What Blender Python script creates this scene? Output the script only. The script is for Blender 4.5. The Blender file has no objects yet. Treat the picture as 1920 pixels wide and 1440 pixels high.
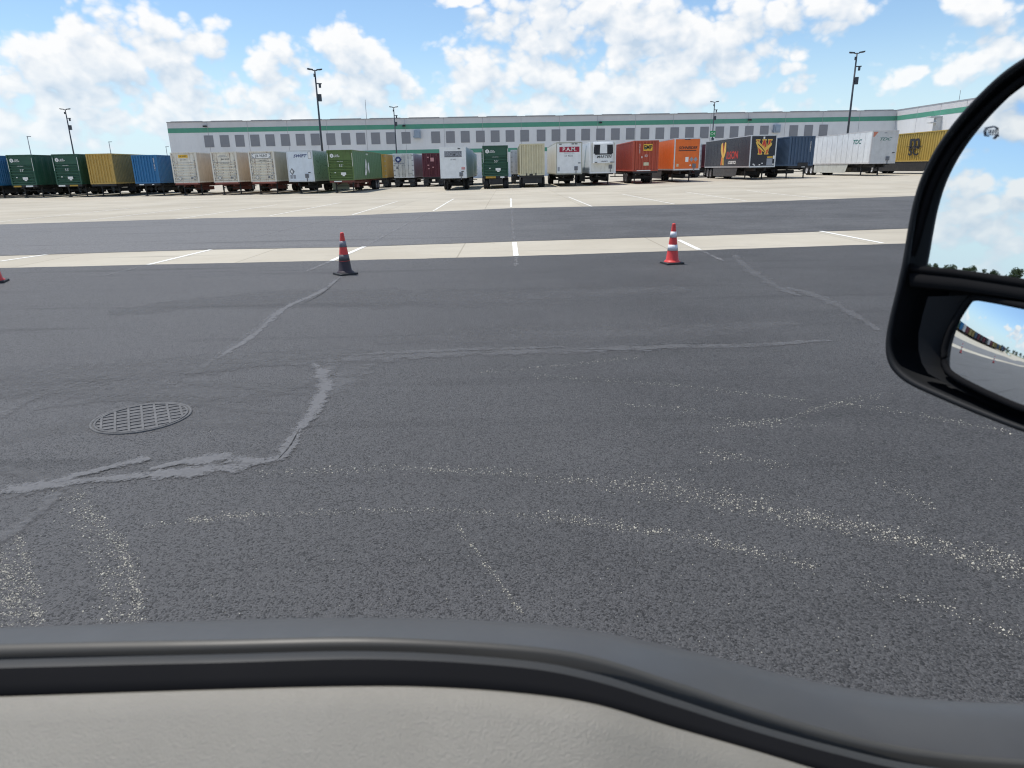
import bpy, bmesh, math, random
from mathutils import Vector, Matrix, noise as mnoise
R = math.radians
random.seed(7)
scene = bpy.context.scene
COL = scene.collection

# ------------------------------------------------------------------ camera, sky, sun, exposure
FPX, CX, CY = 1300.0, 960.0, 720.0          # focal length and centre in pixels of a 1920 x 1440 frame
CAM_H, PITCH, ROLL = 1.75, R(17.22), 0.020
cam_data = bpy.data.cameras.new("camera")
cam = bpy.data.objects.new("camera", cam_data)
COL.objects.link(cam)
cam_data.sensor_fit = 'HORIZONTAL'
cam_data.sensor_width = 36.0
cam_data.lens = 36.0 * FPX / 1920.0
cam_data.clip_start = 0.02
cam_data.clip_end = 8000
CAM_ROT = Matrix.Rotation(math.pi / 2 - PITCH, 3, 'X') @ Matrix.Rotation(-ROLL, 3, 'Z')
cam.matrix_world = Matrix.Translation((0, 0, CAM_H)) @ CAM_ROT.to_4x4()
cam_data.dof.use_dof = True
cam_data.dof.focus_distance = 14.0
cam_data.dof.aperture_fstop = 10.0
scene.camera = cam

SUN_EL = R(69)
SUN_XY = Vector((-0.83, 0.56)).normalized()
SUN_DIR = Vector((SUN_XY.x * math.cos(SUN_EL), SUN_XY.y * math.cos(SUN_EL), math.sin(SUN_EL)))
sun_data = bpy.data.lights.new("sun", 'SUN')
sun_data.energy = 4.3
sun_data.angle = R(0.53)
sun_data.color = (1.0, 0.955, 0.88)
sun = bpy.data.objects.new("sun", sun_data)
COL.objects.link(sun)
sun.rotation_euler = SUN_DIR.to_track_quat('Z', 'Y').to_euler()

vs = scene.view_settings
scene.display_settings.display_device = 'sRGB'
vs.view_transform = 'Standard'
vs.look = 'None'
vs.exposure = 0.0
vs.gamma = 1.0
vs.use_curve_mapping = False
scene.cycles.use_denoising = True
scene.cycles.filter_width = 1.15
scene.cycles.adaptive_threshold = 0.015
scene.cycles.denoising_prefilter = 'ACCURATE'
scene.cycles.max_bounces = 6
scene.cycles.diffuse_bounces = 3
scene.cycles.glossy_bounces = 4
scene.cycles.caustics_reflective = False
scene.cycles.caustics_refractive = False


def ray(px, py):
    return (CAM_ROT @ Vector(((px - CX) / FPX, -(py - CY) / FPX, -1.0))).normalized()


def az_el(px, py):
    d = ray(px, py)
    return math.atan2(d.x, d.y), math.asin(d.z)


# blobs of cumulus: centre and half sizes in pixels of the frame, turned into azimuth / elevation of the sky
CLOUDS = [
    (110, 130, 150, 75, 1), (215, 95, 120, 65, 1), (330, 82, 125, 48, 1), (255, 18, 62, 22, .9), (35, 150, 110, 60, .95),
    (500, 105, 52, 52, 1), (555, 150, 80, 45, .9), (640, 95, 62, 62, 1), (695, 140, 82, 55, 1), (600, 190, 170, 45, .9),
    (300, 185, 260, 45, .9), (110, 240, 340, 60, .92), (450, 230, 320, 62, .92), (860, 2, 62, 14, 1),
    (1010, 60, 100, 100, 1), (1120, 30, 110, 60, 1), (1215, 62, 130, 68, 1), (1330, 55, 140, 55, 1), (1455, 30, 150, 50, 1),
    (940, 140, 120, 50, .95), (1060, 165, 150, 50, .9), (1265, 150, 120, 52, 1), (1180, 165, 80, 35, .85), (800, 208, 180, 40, .9),
    (1090, 208, 280, 46, .92), (1420, 215, 260, 24, .7), (1000, 120, 170, 90, .9), (1300, 100, 260, 70, .85), (420, 150, 260, 80, .8), (1495, 165, 48, 26, .85), (1675, 145, 62, 24, .8), (1790, 120, 82, 42, .95), (1870, 95, 80, 50, .95),
    (1840, 25, 95, 40, .95), (1530, 112, 130, 16, .6),
]
world = bpy.data.worlds.new("World")
scene.world = world
world.use_nodes = True
world.cycles.sampling_method = 'MANUAL'
world.cycles.sample_map_resolution = 512


class NT:
    """small helper for node trees"""
    def __init__(self, tree):
        self.t = tree

    def n(self, typ, **kw):
        nd = self.t.nodes.new(typ)
        for k, v in kw.items():
            setattr(nd, k, v)
        return nd

    def put(self, sock, v):
        if v is None:
            return
        if isinstance(v, bpy.types.NodeSocket):
            self.t.links.new(v, sock)
        else:
            sock.default_value = v

    def m(self, op, a, b=None, c=None, clamp=False):
        nd = self.n('ShaderNodeMath', operation=op, use_clamp=clamp)
        for i, v in enumerate((a, b, c)):
            self.put(nd.inputs[i], v)
        return nd.outputs[0]

    def vm(self, op, a, b=None, out=0):
        nd = self.n('ShaderNodeVectorMath', operation=op)
        self.put(nd.inputs[0], a)
        self.put(nd.inputs[1], b)
        return nd.outputs[out]

    def mix(self, f, a, b, blend='MIX'):
        nd = self.n('ShaderNodeMix', data_type='RGBA', blend_type=blend)
        self.put(nd.inputs[0], f)
        for s, v in ((nd.inputs[6], a), (nd.inputs[7], b)):
            if isinstance(v, tuple) and len(v) == 3:
                v = (*v, 1)
            self.put(s, v)
        return nd.outputs[2]

    def ss(self, v, lo, hi, a=0.0, b=1.0):
        nd = self.n('ShaderNodeMapRange', interpolation_type='SMOOTHSTEP')
        for i, x in enumerate((v, lo, hi, a, b)):
            self.put(nd.inputs[i], x)
        return nd.outputs[0]

    def noise(self, vec, scale, detail=4, rough=.55, out='Fac', **kw):
        nd = self.n('ShaderNodeTexNoise')
        self.put(nd.inputs['Vector'], vec)
        nd.inputs['Scale'].default_value = scale
        nd.inputs['Detail'].default_value = detail
        nd.inputs['Roughness'].default_value = rough
        for k, v in kw.items():
            nd.inputs[k].default_value = v
        return nd.outputs[out]


def cloud_group():
    g = bpy.data.node_groups.new("cloud_density", 'ShaderNodeTree')
    g.interface.new_socket("Direction", in_out='INPUT', socket_type='NodeSocketVector')
    g.interface.new_socket("Density", in_out='OUTPUT', socket_type='NodeSocketFloat')
    t = NT(g)
    gi, go = t.n('NodeGroupInput'), t.n('NodeGroupOutput')
    d = gi.outputs[0]
    s = t.n('ShaderNodeSeparateXYZ')
    t.put(s.inputs[0], d)
    az = t.m('ARCTAN2', s.outputs[0], s.outputs[1])
    el = t.m('ARCSINE', s.outputs[2])
    cb = t.n('ShaderNodeCombineXYZ')
    t.put(cb.inputs[0], az)
    t.put(cb.inputs[1], el)
    # warp the lookup a little so the banks are not ellipses
    wp = t.noise(d, 11, 3, .6, out='Color')
    w2 = t.vm('MULTIPLY', t.vm('SUBTRACT', wp, (.5, .5, .5)), (.10, .06, 0))
    p = t.vm('ADD', cb.outputs[0], w2)
    acc = None
    for (x, y, rx, ry, wt) in CLOUDS:
        a, e = az_el(x, y)
        ca = math.cos(a) ** 2
        q = t.vm('MULTIPLY', t.vm('SUBTRACT', p, (a, e, 0)), (FPX / (rx * ca * 1.05), FPX / (ry * .95), 0))
        f = t.m('MULTIPLY_ADD', t.vm('DOT_PRODUCT', q, q, out=1), -0.5 * wt, wt)
        acc = f if acc is None else t.m('SMOOTH_MAX', acc, f, .12)
    acc = t.m('MAXIMUM', acc, -.3)
    # clouds of the rest of the sky (outside the frame, seen in the mirrors)
    off = t.ss(t.m('ABSOLUTE', az), .66, .85)
    up = t.ss(el, .20, .30)
    away = t.m('MAXIMUM', off, up)
    band = t.noise(t.vm('MULTIPLY', d, (1, 1, 2.2)), 3.6, 3, .5)
    other = t.ss(band, .36, .64, -.1, .95)
    base = t.m('ADD', t.m('MULTIPLY', acc, t.m('SUBTRACT', 1.0, away)), t.m('MULTIPLY', other, away))
    n1 = t.noise(t.vm('MULTIPLY', d, (1, 1, 1.5)), 11, 7, .57)
    vo = t.n('ShaderNodeTexVoronoi', feature='F1')
    t.put(vo.inputs['Vector'], t.vm('ADD', t.vm('MULTIPLY', d, (1, 1, 1.25)), t.vm('MULTIPLY', wp, (.03, .03, .03))))
    vo.inputs['Scale'].default_value = 24
    vo.inputs['Detail'].default_value = 2.5
    vo.inputs['Roughness'].default_value = .55
    dn = t.m('MULTIPLY_ADD', t.m('SUBTRACT', n1, .5), .82, base)
    dn = t.m('MULTIPLY_ADD', t.m('SUBTRACT', .42, vo.outputs['Distance']), .60, dn)
    t.put(go.inputs[0], dn)
    return g


def build_world():
    t = NT(world.node_tree)
    world.node_tree.nodes.clear()
    out = t.n('ShaderNodeOutputWorld')
    sky = t.n('ShaderNodeTexSky', sky_type='NISHITA')
    sky.sun_disc = False
    sky.sun_elevation = SUN_EL
    sky.sun_rotation = math.atan2(SUN_XY.x, SUN_XY.y)
    sky.air_density = 1.0
    sky.dust_density = 0.25
    sky.ozone_density = 2.2
    bg = t.n('ShaderNodeBackground')
    bg.inputs[1].default_value = 0.14
    tc = t.n('ShaderNodeTexCoord')
    d = tc.outputs['Generated']
    grp = cloud_group()
    g1 = t.n('ShaderNodeGroup', node_tree=grp)
    t.put(g1.inputs[0], d)
    g2 = t.n('ShaderNodeGroup', node_tree=grp)
    t.put(g2.inputs[0], t.vm('NORMALIZE', t.vm('ADD', d, (-.010, .004, .022))))
    D, D2 = g1.outputs[0], g2.outputs[0]
    s = t.n('ShaderNodeSeparateXYZ')
    t.put(s.inputs[0], d)
    z = s.outputs[2]
    # pale moist air low over the horizon
    t.put(bg.inputs[0], t.mix(t.ss(z, -.02, .17, .9, .0), t.vm('MULTIPLY', sky.outputs[0], (.92, 1.0, 1.06)), (4.6, 6.0, 7.0)))
    alpha = t.ss(D, .22, .54)
    alpha = t.m('MULTIPLY', alpha, t.ss(z, -.01, .05, .35, .97))
    lit = t.m('MULTIPLY_ADD', t.m('SUBTRACT', D, D2), 1.35, .57, clamp=True)
    thick = t.ss(D, .6, 1.5)
    lit2 = t.m('SUBTRACT', lit, t.m('MULTIPLY', thick, .48), clamp=True)
    ccol = t.mix(lit2, (.55, .67, .81), (1.0, 1.0, 1.0))
    ccol = t.mix(t.ss(z, .0, .16, .45, .0), ccol, (.78, .90, .98))
    cbg = t.n('ShaderNodeBackground')
    t.put(cbg.inputs[0], ccol)
    cbg.inputs[1].default_value = 1.0
    mx = t.n('ShaderNodeMixShader')
    t.put(mx.inputs[0], alpha)
    t.t.links.new(bg.outputs[0], mx.inputs[1])
    t.t.links.new(cbg.outputs[0], mx.inputs[2])
    t.t.links.new(mx.outputs[0], out.inputs[0])


build_world()

# ------------------------------------------------------------------ ground level and back-projection
GZX = [(-160, -.1), (-48, -.05), (-20, -.2), (-6, -.19), (1, -.02), (8, .0), (12, .08), (17, .17), (25, .27), (37, .43), (60, .5), (300, .5)]


def lerp_table(tb, x):
    if x <= tb[0][0]:
        return tb[0][1]
    for (a, va), (b, vb) in zip(tb, tb[1:]):
        if x <= b:
            k = (x - a) / (b - a)
            return va + (vb - va) * k
    return tb[-1][1]


def gz(x, y):
    """level of the yard: flat near the truck, gently graded under the trailers"""
    k = min(1, max(0, (y - 40) / 26.0))
    k = k * k * (3 - 2 * k)
    if k == 0:
        return 0.0
    v = (lerp_table(GZX, x - 3) + lerp_table(GZX, x) + lerp_table(GZX, x + 3)) / 3
    return k * v


def gp(px, py, lift=0.0):
    d = ray(px, py)
    z = 0.0
    for _ in range(12):
        t = (z + lift - CAM_H) / d.z
        z = gz(d.x * t, d.y * t)
    t = (z + lift - CAM_H) / d.z
    return Vector((d.x * t, d.y * t, z + lift))


def on_y(px, py, Y):
    d = ray(px, py)
    t = Y / d.y
    return Vector((d.x * t, Y, CAM_H + d.z * t))


# ------------------------------------------------------------------ mesh helpers
class MB:
    def __init__(self):
        self.v, self.f, self.mi, self.sm = [], [], [], []

    def face(self, pts, mi=0, smooth=False):
        b = len(self.v)
        self.v += [tuple(p) for p in pts]
        self.f.append(tuple(range(b, b + len(pts))))
        self.mi.append(mi)
        self.sm.append(smooth)

    def grid(self, rows, mi=0, smooth=True, closed=False):
        b = len(self.v)
        n = len(rows[0])
        for r in rows:
            self.v += [tuple(p) for p in r]
        for i in range(len(rows) - 1):
            for j in range(n if closed else n - 1):
                a, c = b + i * n + j, b + i * n + (j + 1) % n
                self.f.append((a, c, c + n, a + n))
                self.mi.append(mi)
                self.sm.append(smooth)

    def box(self, x0, x1, y0, y1, z0, z1, mi=0, m=None):
        p = [Vector((x, y, z)) for z in (z0, z1) for y in (y0, y1) for x in (x0, x1)]
        if m is not None:
            p = [m @ q for q in p]
        b = len(self.v)
        self.v += [tuple(q) for q in p]
        for f in ((0, 2, 3, 1), (4, 5, 7, 6), (0, 1, 5, 4), (2, 6, 7, 3), (0, 4, 6, 2), (1, 3, 7, 5)):
            self.f.append(tuple(b + i for i in f))
            self.mi.append(mi)
            self.sm.append(False)

    def tube(self, path, radii, seg=10, mi=0, caps=True):
        rows = []
        path = [Vector(p) for p in path]
        if not isinstance(radii, (list, tuple)):
            radii = [radii] * len(path)
        for i, p in enumerate(path):
            d = (path[min(i + 1, len(path) - 1)] - path[max(i - 1, 0)]).normalized()
            u = d.cross(Vector((0, 0, 1)) if abs(d.z) < .9 else Vector((0, 1, 0))).normalized()
            w = u.cross(d).normalized()
            rows.append([p + radii[i] * (math.cos(a) * u + math.sin(a) * w) for a in (2 * math.pi * k / seg for k in range(seg))])
        self.grid(rows, mi, True, True)
        if caps:
            self.face(list(reversed(rows[0])), mi)
            self.face(rows[-1], mi)

    def lathe(self, prof, axis='Z', seg=24, mi=0, c=(0, 0, 0), smooth=True):
        rows = []
        for (r, h) in prof:
            row = []
            for k in range(seg):
                a = 2 * math.pi * k / seg
                if axis == 'Z':
                    row.append((c[0] + r * math.cos(a), c[1] + r * math.sin(a), c[2] + h))
                elif axis == 'X':
                    row.append((c[0] + h, c[1] + r * math.cos(a), c[2] + r * math.sin(a)))
                else:
                    row.append((c[0] + r * math.cos(a), c[1] + h, c[2] + r * math.sin(a)))
            rows.append(row)
        self.grid(rows, mi, smooth, True)

    def mesh(self, name, mats):
        me = bpy.data.meshes.new(name)
        me.from_pydata(self.v, [], self.f)
        for m in (mats if isinstance(mats, (list, tuple)) else [mats]):
            me.materials.append(m)
        me.polygons.foreach_set('material_index', self.mi)
        me.polygons.foreach_set('use_smooth', self.sm)
        me.validate()
        bm = bmesh.new()
        bm.from_mesh(me)
        bmesh.ops.remove_doubles(bm, verts=bm.verts, dist=1e-5)
        bmesh.ops.recalc_face_normals(bm, faces=bm.faces)
        bm.to_mesh(me)
        bm.free()
        return me

    def build(self, name, mats, parent=None):
        return put(name, self.mesh(name, mats), parent)


def put(name, data, parent=None, loc=(0, 0, 0), rot=(0, 0, 0), scale=None):
    o = bpy.data.objects.new(name, data)
    COL.objects.link(o)
    o.parent = parent
    o.location = loc
    o.rotation_euler = rot
    if scale:
        o.scale = scale
    return o


def tag(o, label=None, cat=None, group=None, kind=None):
    if label:
        o['label'] = label
    if cat:
        o['category'] = cat
    if group:
        o['group'] = group
    if kind:
        o['kind'] = kind
    return o


def empty(name, loc, rz=0.0):
    return put(name, None, None, loc, (0, 0, rz))


def copy_tree(o, parent=None):
    c = o.copy()
    COL.objects.link(c)
    c.parent = parent
    for ch in [x for x in COL.objects if x.parent == o]:
        copy_tree(ch, c)
    return c


def text(body, size, mat, parent, loc, rot, bold=0.0, shear=0.0, width=1.0, name="lettering", spacing=1.0, line=1.0):
    cu = bpy.data.curves.new(name, 'FONT')
    cu.body = body
    cu.size = size
    cu.align_x = 'CENTER'
    cu.align_y = 'CENTER'
    cu.extrude = 0.004
    cu.offset = bold * size
    cu.shear = shear
    cu.space_character = spacing
    cu.space_line = line
    cu.resolution_u = 4
    cu.materials.append(mat)
    tmp = bpy.data.objects.new(name, cu)
    COL.objects.link(tmp)
    dg = bpy.context.evaluated_depsgraph_get()
    me = bpy.data.meshes.new_from_object(tmp.evaluated_get(dg))
    me.name = name
    bpy.data.objects.remove(tmp)
    bpy.data.curves.remove(cu)
    o = put(name, me, parent, loc, rot)
    o.scale = (width, 1, 1)
    return o


# ------------------------------------------------------------------ materials
MATS = {}


def pmat(name, col, rough=.5, metal=0.0, spec=.5, dirt=0.0, dirt_col=(.12, .09, .06), scale=1.0, streak=0.0, streak_col=(.25, .10, .05), bump=0.0, bump_scale=60, coat=0.0, var=.06):
    """painted / plastic / metal surface with procedural wear"""
    if name in MATS:
        return MATS[name]
    m = bpy.data.materials.new(name)
    m.use_nodes = True
    t = NT(m.node_tree)
    b = m.node_tree.nodes['Principled BSDF']
    oc = t.n('ShaderNodeTexCoord').outputs['Object']
    c = (*col, 1)
    n1 = t.noise(oc, 1.7 * scale, 5, .6)
    c = t.mix(t.ss(n1, .3, .7), tuple(max(0, x * (1 - var)) for x in col), tuple(min(1, x * (1 + var)) for x in col))
    if dirt:
        n2 = t.noise(t.vm('MULTIPLY', oc, (1.6, 1.6, .5)), 1.3 * scale, 6, .68)
        c = t.mix(t.m('MULTIPLY', t.ss(n2, .45, .75), dirt), c, dirt_col)
    if streak:
        n3 = t.noise(t.vm('MULTIPLY', oc, (5, 5, .35)), 1.6, 5, .65)
        c = t.mix(t.m('MULTIPLY', t.ss(n3, .50, .70), streak), c, streak_col)
    t.put(b.inputs['Base Color'], c)
    n4 = t.noise(oc, 6 * scale, 3)
    t.put(b.inputs['Roughness'], t.ss(n4, .2, .8, max(0, rough - .07), min(1, rough + .1)))
    b.inputs['Metallic'].default_value = metal
    b.inputs['Specular IOR Level'].default_value = spec
    b.inputs['Coat Weight'].default_value = coat
    if bump:
        bp = t.n('ShaderNodeBump')
        bp.inputs['Strength'].default_value = bump
        bp.inputs['Distance'].default_value = .003
        t.put(bp.inputs['Height'], t.noise(oc, bump_scale, 5, .6))
        t.t.links.new(bp.outputs[0], b.inputs['Normal'])
    MATS[name] = m
    return m


def asphalt_mat(name, col, far=False):
    m = bpy.data.materials.new(name)
    m.use_nodes = True
    t = NT(m.node_tree)
    b = m.node_tree.nodes['Principled BSDF']
    oc = t.n('ShaderNodeTexCoord').outputs['Object']
    big = t.noise(oc, .35, 5, .6)
    med = t.noise(t.vm('MULTIPLY', oc, (.5, 1.2, 1)), 1.6, 5, .65)
    c = t.mix(t.ss(big, .3, .7), tuple(x * .74 for x in col), tuple(x * 1.25 for x in col))
    # years of dust lie thicker on the older paving to the left
    sx = t.n('ShaderNodeSeparateXYZ')
    t.put(sx.inputs[0], oc)
    c = t.mix(t.ss(t.m('ADD', sx.outputs[0], t.m('MULTIPLY', big, 3.0)), 3.6, -2.6, 0, .85), c, tuple(x * 2.05 for x in col))
    c = t.mix(t.m('MULTIPLY', t.ss(med, .48, .75), .45), c, tuple(x * 1.6 for x in col))
    # broad rubber marks along the driving direction
    trk = t.noise(t.vm('MULTIPLY', oc, (.10, 1.5, 1)), 1.1, 4, .6)
    c = t.mix(t.m('MULTIPLY', t.ss(trk, .54, .70), .5), c, tuple(x * .5 for x in col))
    # aggregate: pale stone faces, tar, deep pits
    vo = t.n('ShaderNodeTexVoronoi')
    t.put(vo.inputs['Vector'], t.vm('ADD', oc, t.vm('MULTIPLY', t.noise(oc, 90, 2, .5, out='Color'), (.006, .006, .006))))
    vo.inputs['Scale'].default_value = 22 if far else 118
    sep = t.n('ShaderNodeSeparateColor')
    t.put(sep.inputs[0], vo.outputs['Color'])
    vv = sep.outputs[0]
    c = t.mix(t.m('MULTIPLY', t.ss(vv, .45, 1), .25 if far else .55), c, tuple(x * 2.0 for x in col))
    c = t.mix(t.m('MULTIPLY', t.ss(vv, .42, .0), .3 if far else .85), c, tuple(x * .28 for x in col))
    pit = t.noise(oc, 26 if far else 105, 4, .72)
    c = t.mix(t.m('MULTIPLY', t.ss(pit, .56, .66), .35 if far else .9), c, tuple(x * .16 for x in col))
    pit2 = t.noise(t.vm('ADD', oc, (3, 7, 0)), 42, 4, .7)
    c = t.mix(t.m('MULTIPLY', t.ss(pit2, .64, .69), .2 if far else .9), c, tuple(x * .2 for x in col))
    fine = t.noise(oc, 190, 3, .7)
    c = t.mix(t.m('MULTIPLY', t.ss(fine, .55, .72), .15 if far else .5), c, tuple(min(1, x * 2.3) for x in col))
    t.put(b.inputs['Base Color'], c)
    b.inputs['Roughness'].default_value = .72
    b.inputs['Specular IOR Level'].default_value = .35
    bp = t.n('ShaderNodeBump')
    bp.inputs['Strength'].default_value = .9
    bp.inputs['Distance'].default_value = .009
    h = t.m('ADD', t.m('MULTIPLY', vo.outputs['Distance'], .8), t.m('MULTIPLY', pit, 1.3))
    t.put(bp.inputs['Height'], t.m('MULTIPLY', h, -1.0))
    t.t.links.new(bp.outputs[0], b.inputs['Normal'])
    return m


def concrete_mat():
    m = bpy.data.materials.new("yard_concrete")
    m.use_nodes = True
    t = NT(m.node_tree)
    b = m.node_tree.nodes['Principled BSDF']
    oc = t.n('ShaderNodeTexCoord').outputs['Object']
    n1 = t.noise(oc, .22, 6, .6)
    c = t.mix(t.ss(n1, .3, .7), (.40, .36, .288), (.475, .437, .36))
    # slab joints
    br = t.n('ShaderNodeTexBrick', offset=0.0)
    t.put(br.inputs['Vector'], t.vm('ADD', oc, (1.1, .4, 0)))
    br.inputs['Scale'].default_value = 1.0
    br.inputs['Mortar Size'].default_value = .02
    br.inputs['Mortar Smooth'].default_value = .2
    br.inputs['Brick Width'].default_value = 4.6
    br.inputs['Row Height'].default_value = 4.9
    br.inputs['Color1'].default_value = (1, 1, 1, 1)
    br.inputs['Color2'].default_value = (.90, .90, .90, 1)
    br.inputs['Mortar'].default_value = (.74, .73, .71, 1)
    c = t.mix(1.0, c, br.outputs[0], 'MULTIPLY')
    # tyre marks, roughly along the row, and oily spots
    trk = t.noise(t.vm('MULTIPLY', oc, (.05, .85, 1)), 1.3, 6, .68)
    c = t.mix(t.m('MULTIPLY', t.ss(trk, .54, .72), .42), c, (.22, .205, .18))
    trk2 = t.noise(t.vm('MULTIPLY', oc, (.16, 1.7, 1)), 1.0, 5, .7)
    c = t.mix(t.m('MULTIPLY', t.ss(trk2, .58, .70), .55), c, (.13, .12, .10))
    sp = t.noise(oc, .9, 5, .7)
    c = t.mix(t.m('MULTIPLY', t.ss(sp, .66, .76), .55), c, (.09, .085, .075))
    sp2 = t.noise(oc, 5, 4, .7)
    c = t.mix(t.m('MULTIPLY', t.ss(sp2, .5, .8), .25), c, (.30, .27, .22))
    t.put(b.inputs['Base Color'], c)
    b.inputs['Roughness'].default_value = .85
    b.inputs['Specular IOR Level'].default_value = .25
    return m


def ragged_mat(name, col, thr=.45, spread=.2, scale=30, edge=.55, cover=.9, rag=1.1):
    """worn strip: breaks up into the asphalt grain, most of all along its edges"""
    m = bpy.data.materials.new(name)
    m.use_nodes = True
    t = NT(m.node_tree)
    b = m.node_tree.nodes['Principled BSDF']
    oc = t.n('ShaderNodeTexCoord').outputs['Object']
    n1 = t.noise(oc, scale, 6, .7)
    n2 = t.noise(oc, 2.6, 5, .6)
    n3 = t.noise(oc, 8, 4, .6)
    ac = t.n('ShaderNodeAttribute', attribute_name='across').outputs['Fac']
    v = t.m('MULTIPLY_ADD', t.m('SUBTRACT', n1, .5), 1.5, .5)
    v = t.m('ADD', v, t.m('MULTIPLY', t.m('SUBTRACT', n2, .5), rag))
    v = t.m('ADD', v, t.m('MULTIPLY', t.m('SUBTRACT', n3, .5), rag))
    v = t.m('SUBTRACT', v, t.m('MULTIPLY', t.m('POWER', ac, 1.6), edge))
    f = t.ss(v, thr - spread, thr + spread, 0, cover)
    t.put(b.inputs['Base Color'], t.mix(t.ss(n1, .3, .7), tuple(x * .86 for x in col), tuple(min(1, x * 1.1) for x in col)))
    t.put(b.inputs['Alpha'], f)
    b.inputs['Roughness'].default_value = .75
    b.inputs['Specular IOR Level'].default_value = .25
    return m


def emblem(mb, pts, y, mi=0, m=None):
    P = [Vector((p[0], y, p[1])) for p in pts]
    if m is not None:
        P = [m @ q for q in P]
    mb.face(P, mi)


# ------------------------------------------------------------------ ground, yard, markings
CONC = concrete_mat()
ASPH = asphalt_mat("asphalt", (.0635, .063, .0645))
ASPH2 = asphalt_mat("asphalt_aisle", (.074, .0735, .074), far=True)
GRASS = pmat("grass_field", (.10, .13, .045), .9, dirt=.6, dirt_col=(.16, .13, .07), scale=.05)
PAINT = ragged_mat("line_paint", (.78, .78, .74), .0, .25, 12, .2, 1.0, .5)
PAINT_WORN = ragged_mat("line_paint_worn", (.76, .75, .70), .10, .35, 8, .15, .9, .7)
PAINT_FADED = ragged_mat("line_paint_faded", (.24, .24, .245), .46, .25, 18, .3, .6)

mb = MB()
S = 5000
mb.face([(-S, -S, -.9), (S, -S, -.9), (S, S, -.9), (-S, S, -.9)])
tag(mb.build("field", GRASS), kind='structure')

mb = MB()
xs = [-330, -280, -220, -180] + [x * 2.0 for x in range(-70, 51)] + [110, 130, 170, 220, 300]
ys = [-120, -60, -30, -10, 5, 15, 25, 32, 38] + [40 + 1.5 * i for i in range(0, 20)] + [72, 80, 90, 100, 130, 180, 260, 340]
mb.grid([[(x, y, gz(x, y)) for x in xs] for y in ys])
tag(mb.build("ground", CONC), kind='structure')

# edges of the two asphalt areas, sampled from where they meet the concrete
E_NEAR = [(-900, 524), (0, 503), (400, 494), (640, 489), (960, 481), (1300, 470), (1690, 457), (2300, 436)]
E_MID = [(-900, 503), (0, 480), (400, 468), (640, 464), (960, 453), (1300, 443), (1690, 429), (2300, 408)]
E_FAR = [(-900, 437), (0, 421), (400, 409), (640, 405), (960, 390.5), (1300, 383), (1705, 368), (2300, 347)]


def edge_fn(pts):
    W = [gp(*p) for p in pts]
    return [(w.x, w.y) for w in W]


T_NEAR, T_MID, T_FAR = edge_fn(E_NEAR), edge_fn(E_MID), edge_fn(E_FAR)


def strip_mesh(lo, hi, z, x0, x1, dx, ny=6, jag=0.0):
    g = MB()
    n = int((x1 - x0) / dx)
    rows = [[] for _ in range(ny + 1)]
    for i in range(n + 1):
        x = x0 + (x1 - x0) * i / n
        a, b = lo(x), hi(x)
        if jag:
            b += jag * (mnoise.noise(Vector((x * 1.3, 3.1, 0))) + .6 * mnoise.noise(Vector((x * 6.1, 7.7, 0))))
            if a > 5:
                a += jag * (mnoise.noise(Vector((x * 1.1, 13.1, 0))) + .6 * mnoise.noise(Vector((x * 5.3, 1.7, 0))))
        for j in range(ny + 1):
            y = a + (b - a) * j / ny
            rows[j].append((x, y, gz(x, y) + z))
    g.grid(rows)
    return g


tag(strip_mesh(lambda x: -25, lambda x: lerp_table(T_NEAR, x), .006, -40, 45, .25, 5, .035).build("asphalt_pavement", ASPH), kind='structure')
tag(strip_mesh(lambda x: lerp_table(T_MID, x), lambda x: lerp_table(T_FAR, x), .006, -45, 55, .4, 3, .05).build("asphalt_aisle_pavement", ASPH2), kind='structure')
# the rest of the aisle further along the yard, seen in the mirrors
tag(strip_mesh(lambda x: -25, lambda x: lerp_table(T_NEAR, -40), .006, -220, -40.05, 20, 3).build("asphalt_pavement", ASPH), kind='structure')
tag(strip_mesh(lambda x: lerp_table(T_MID, -45), lambda x: lerp_table(T_FAR, -45), .006, -220, -45.05, 20, 3).build("asphalt_aisle_pavement", ASPH2), kind='structure')


RIB_Z = [0]


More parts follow.
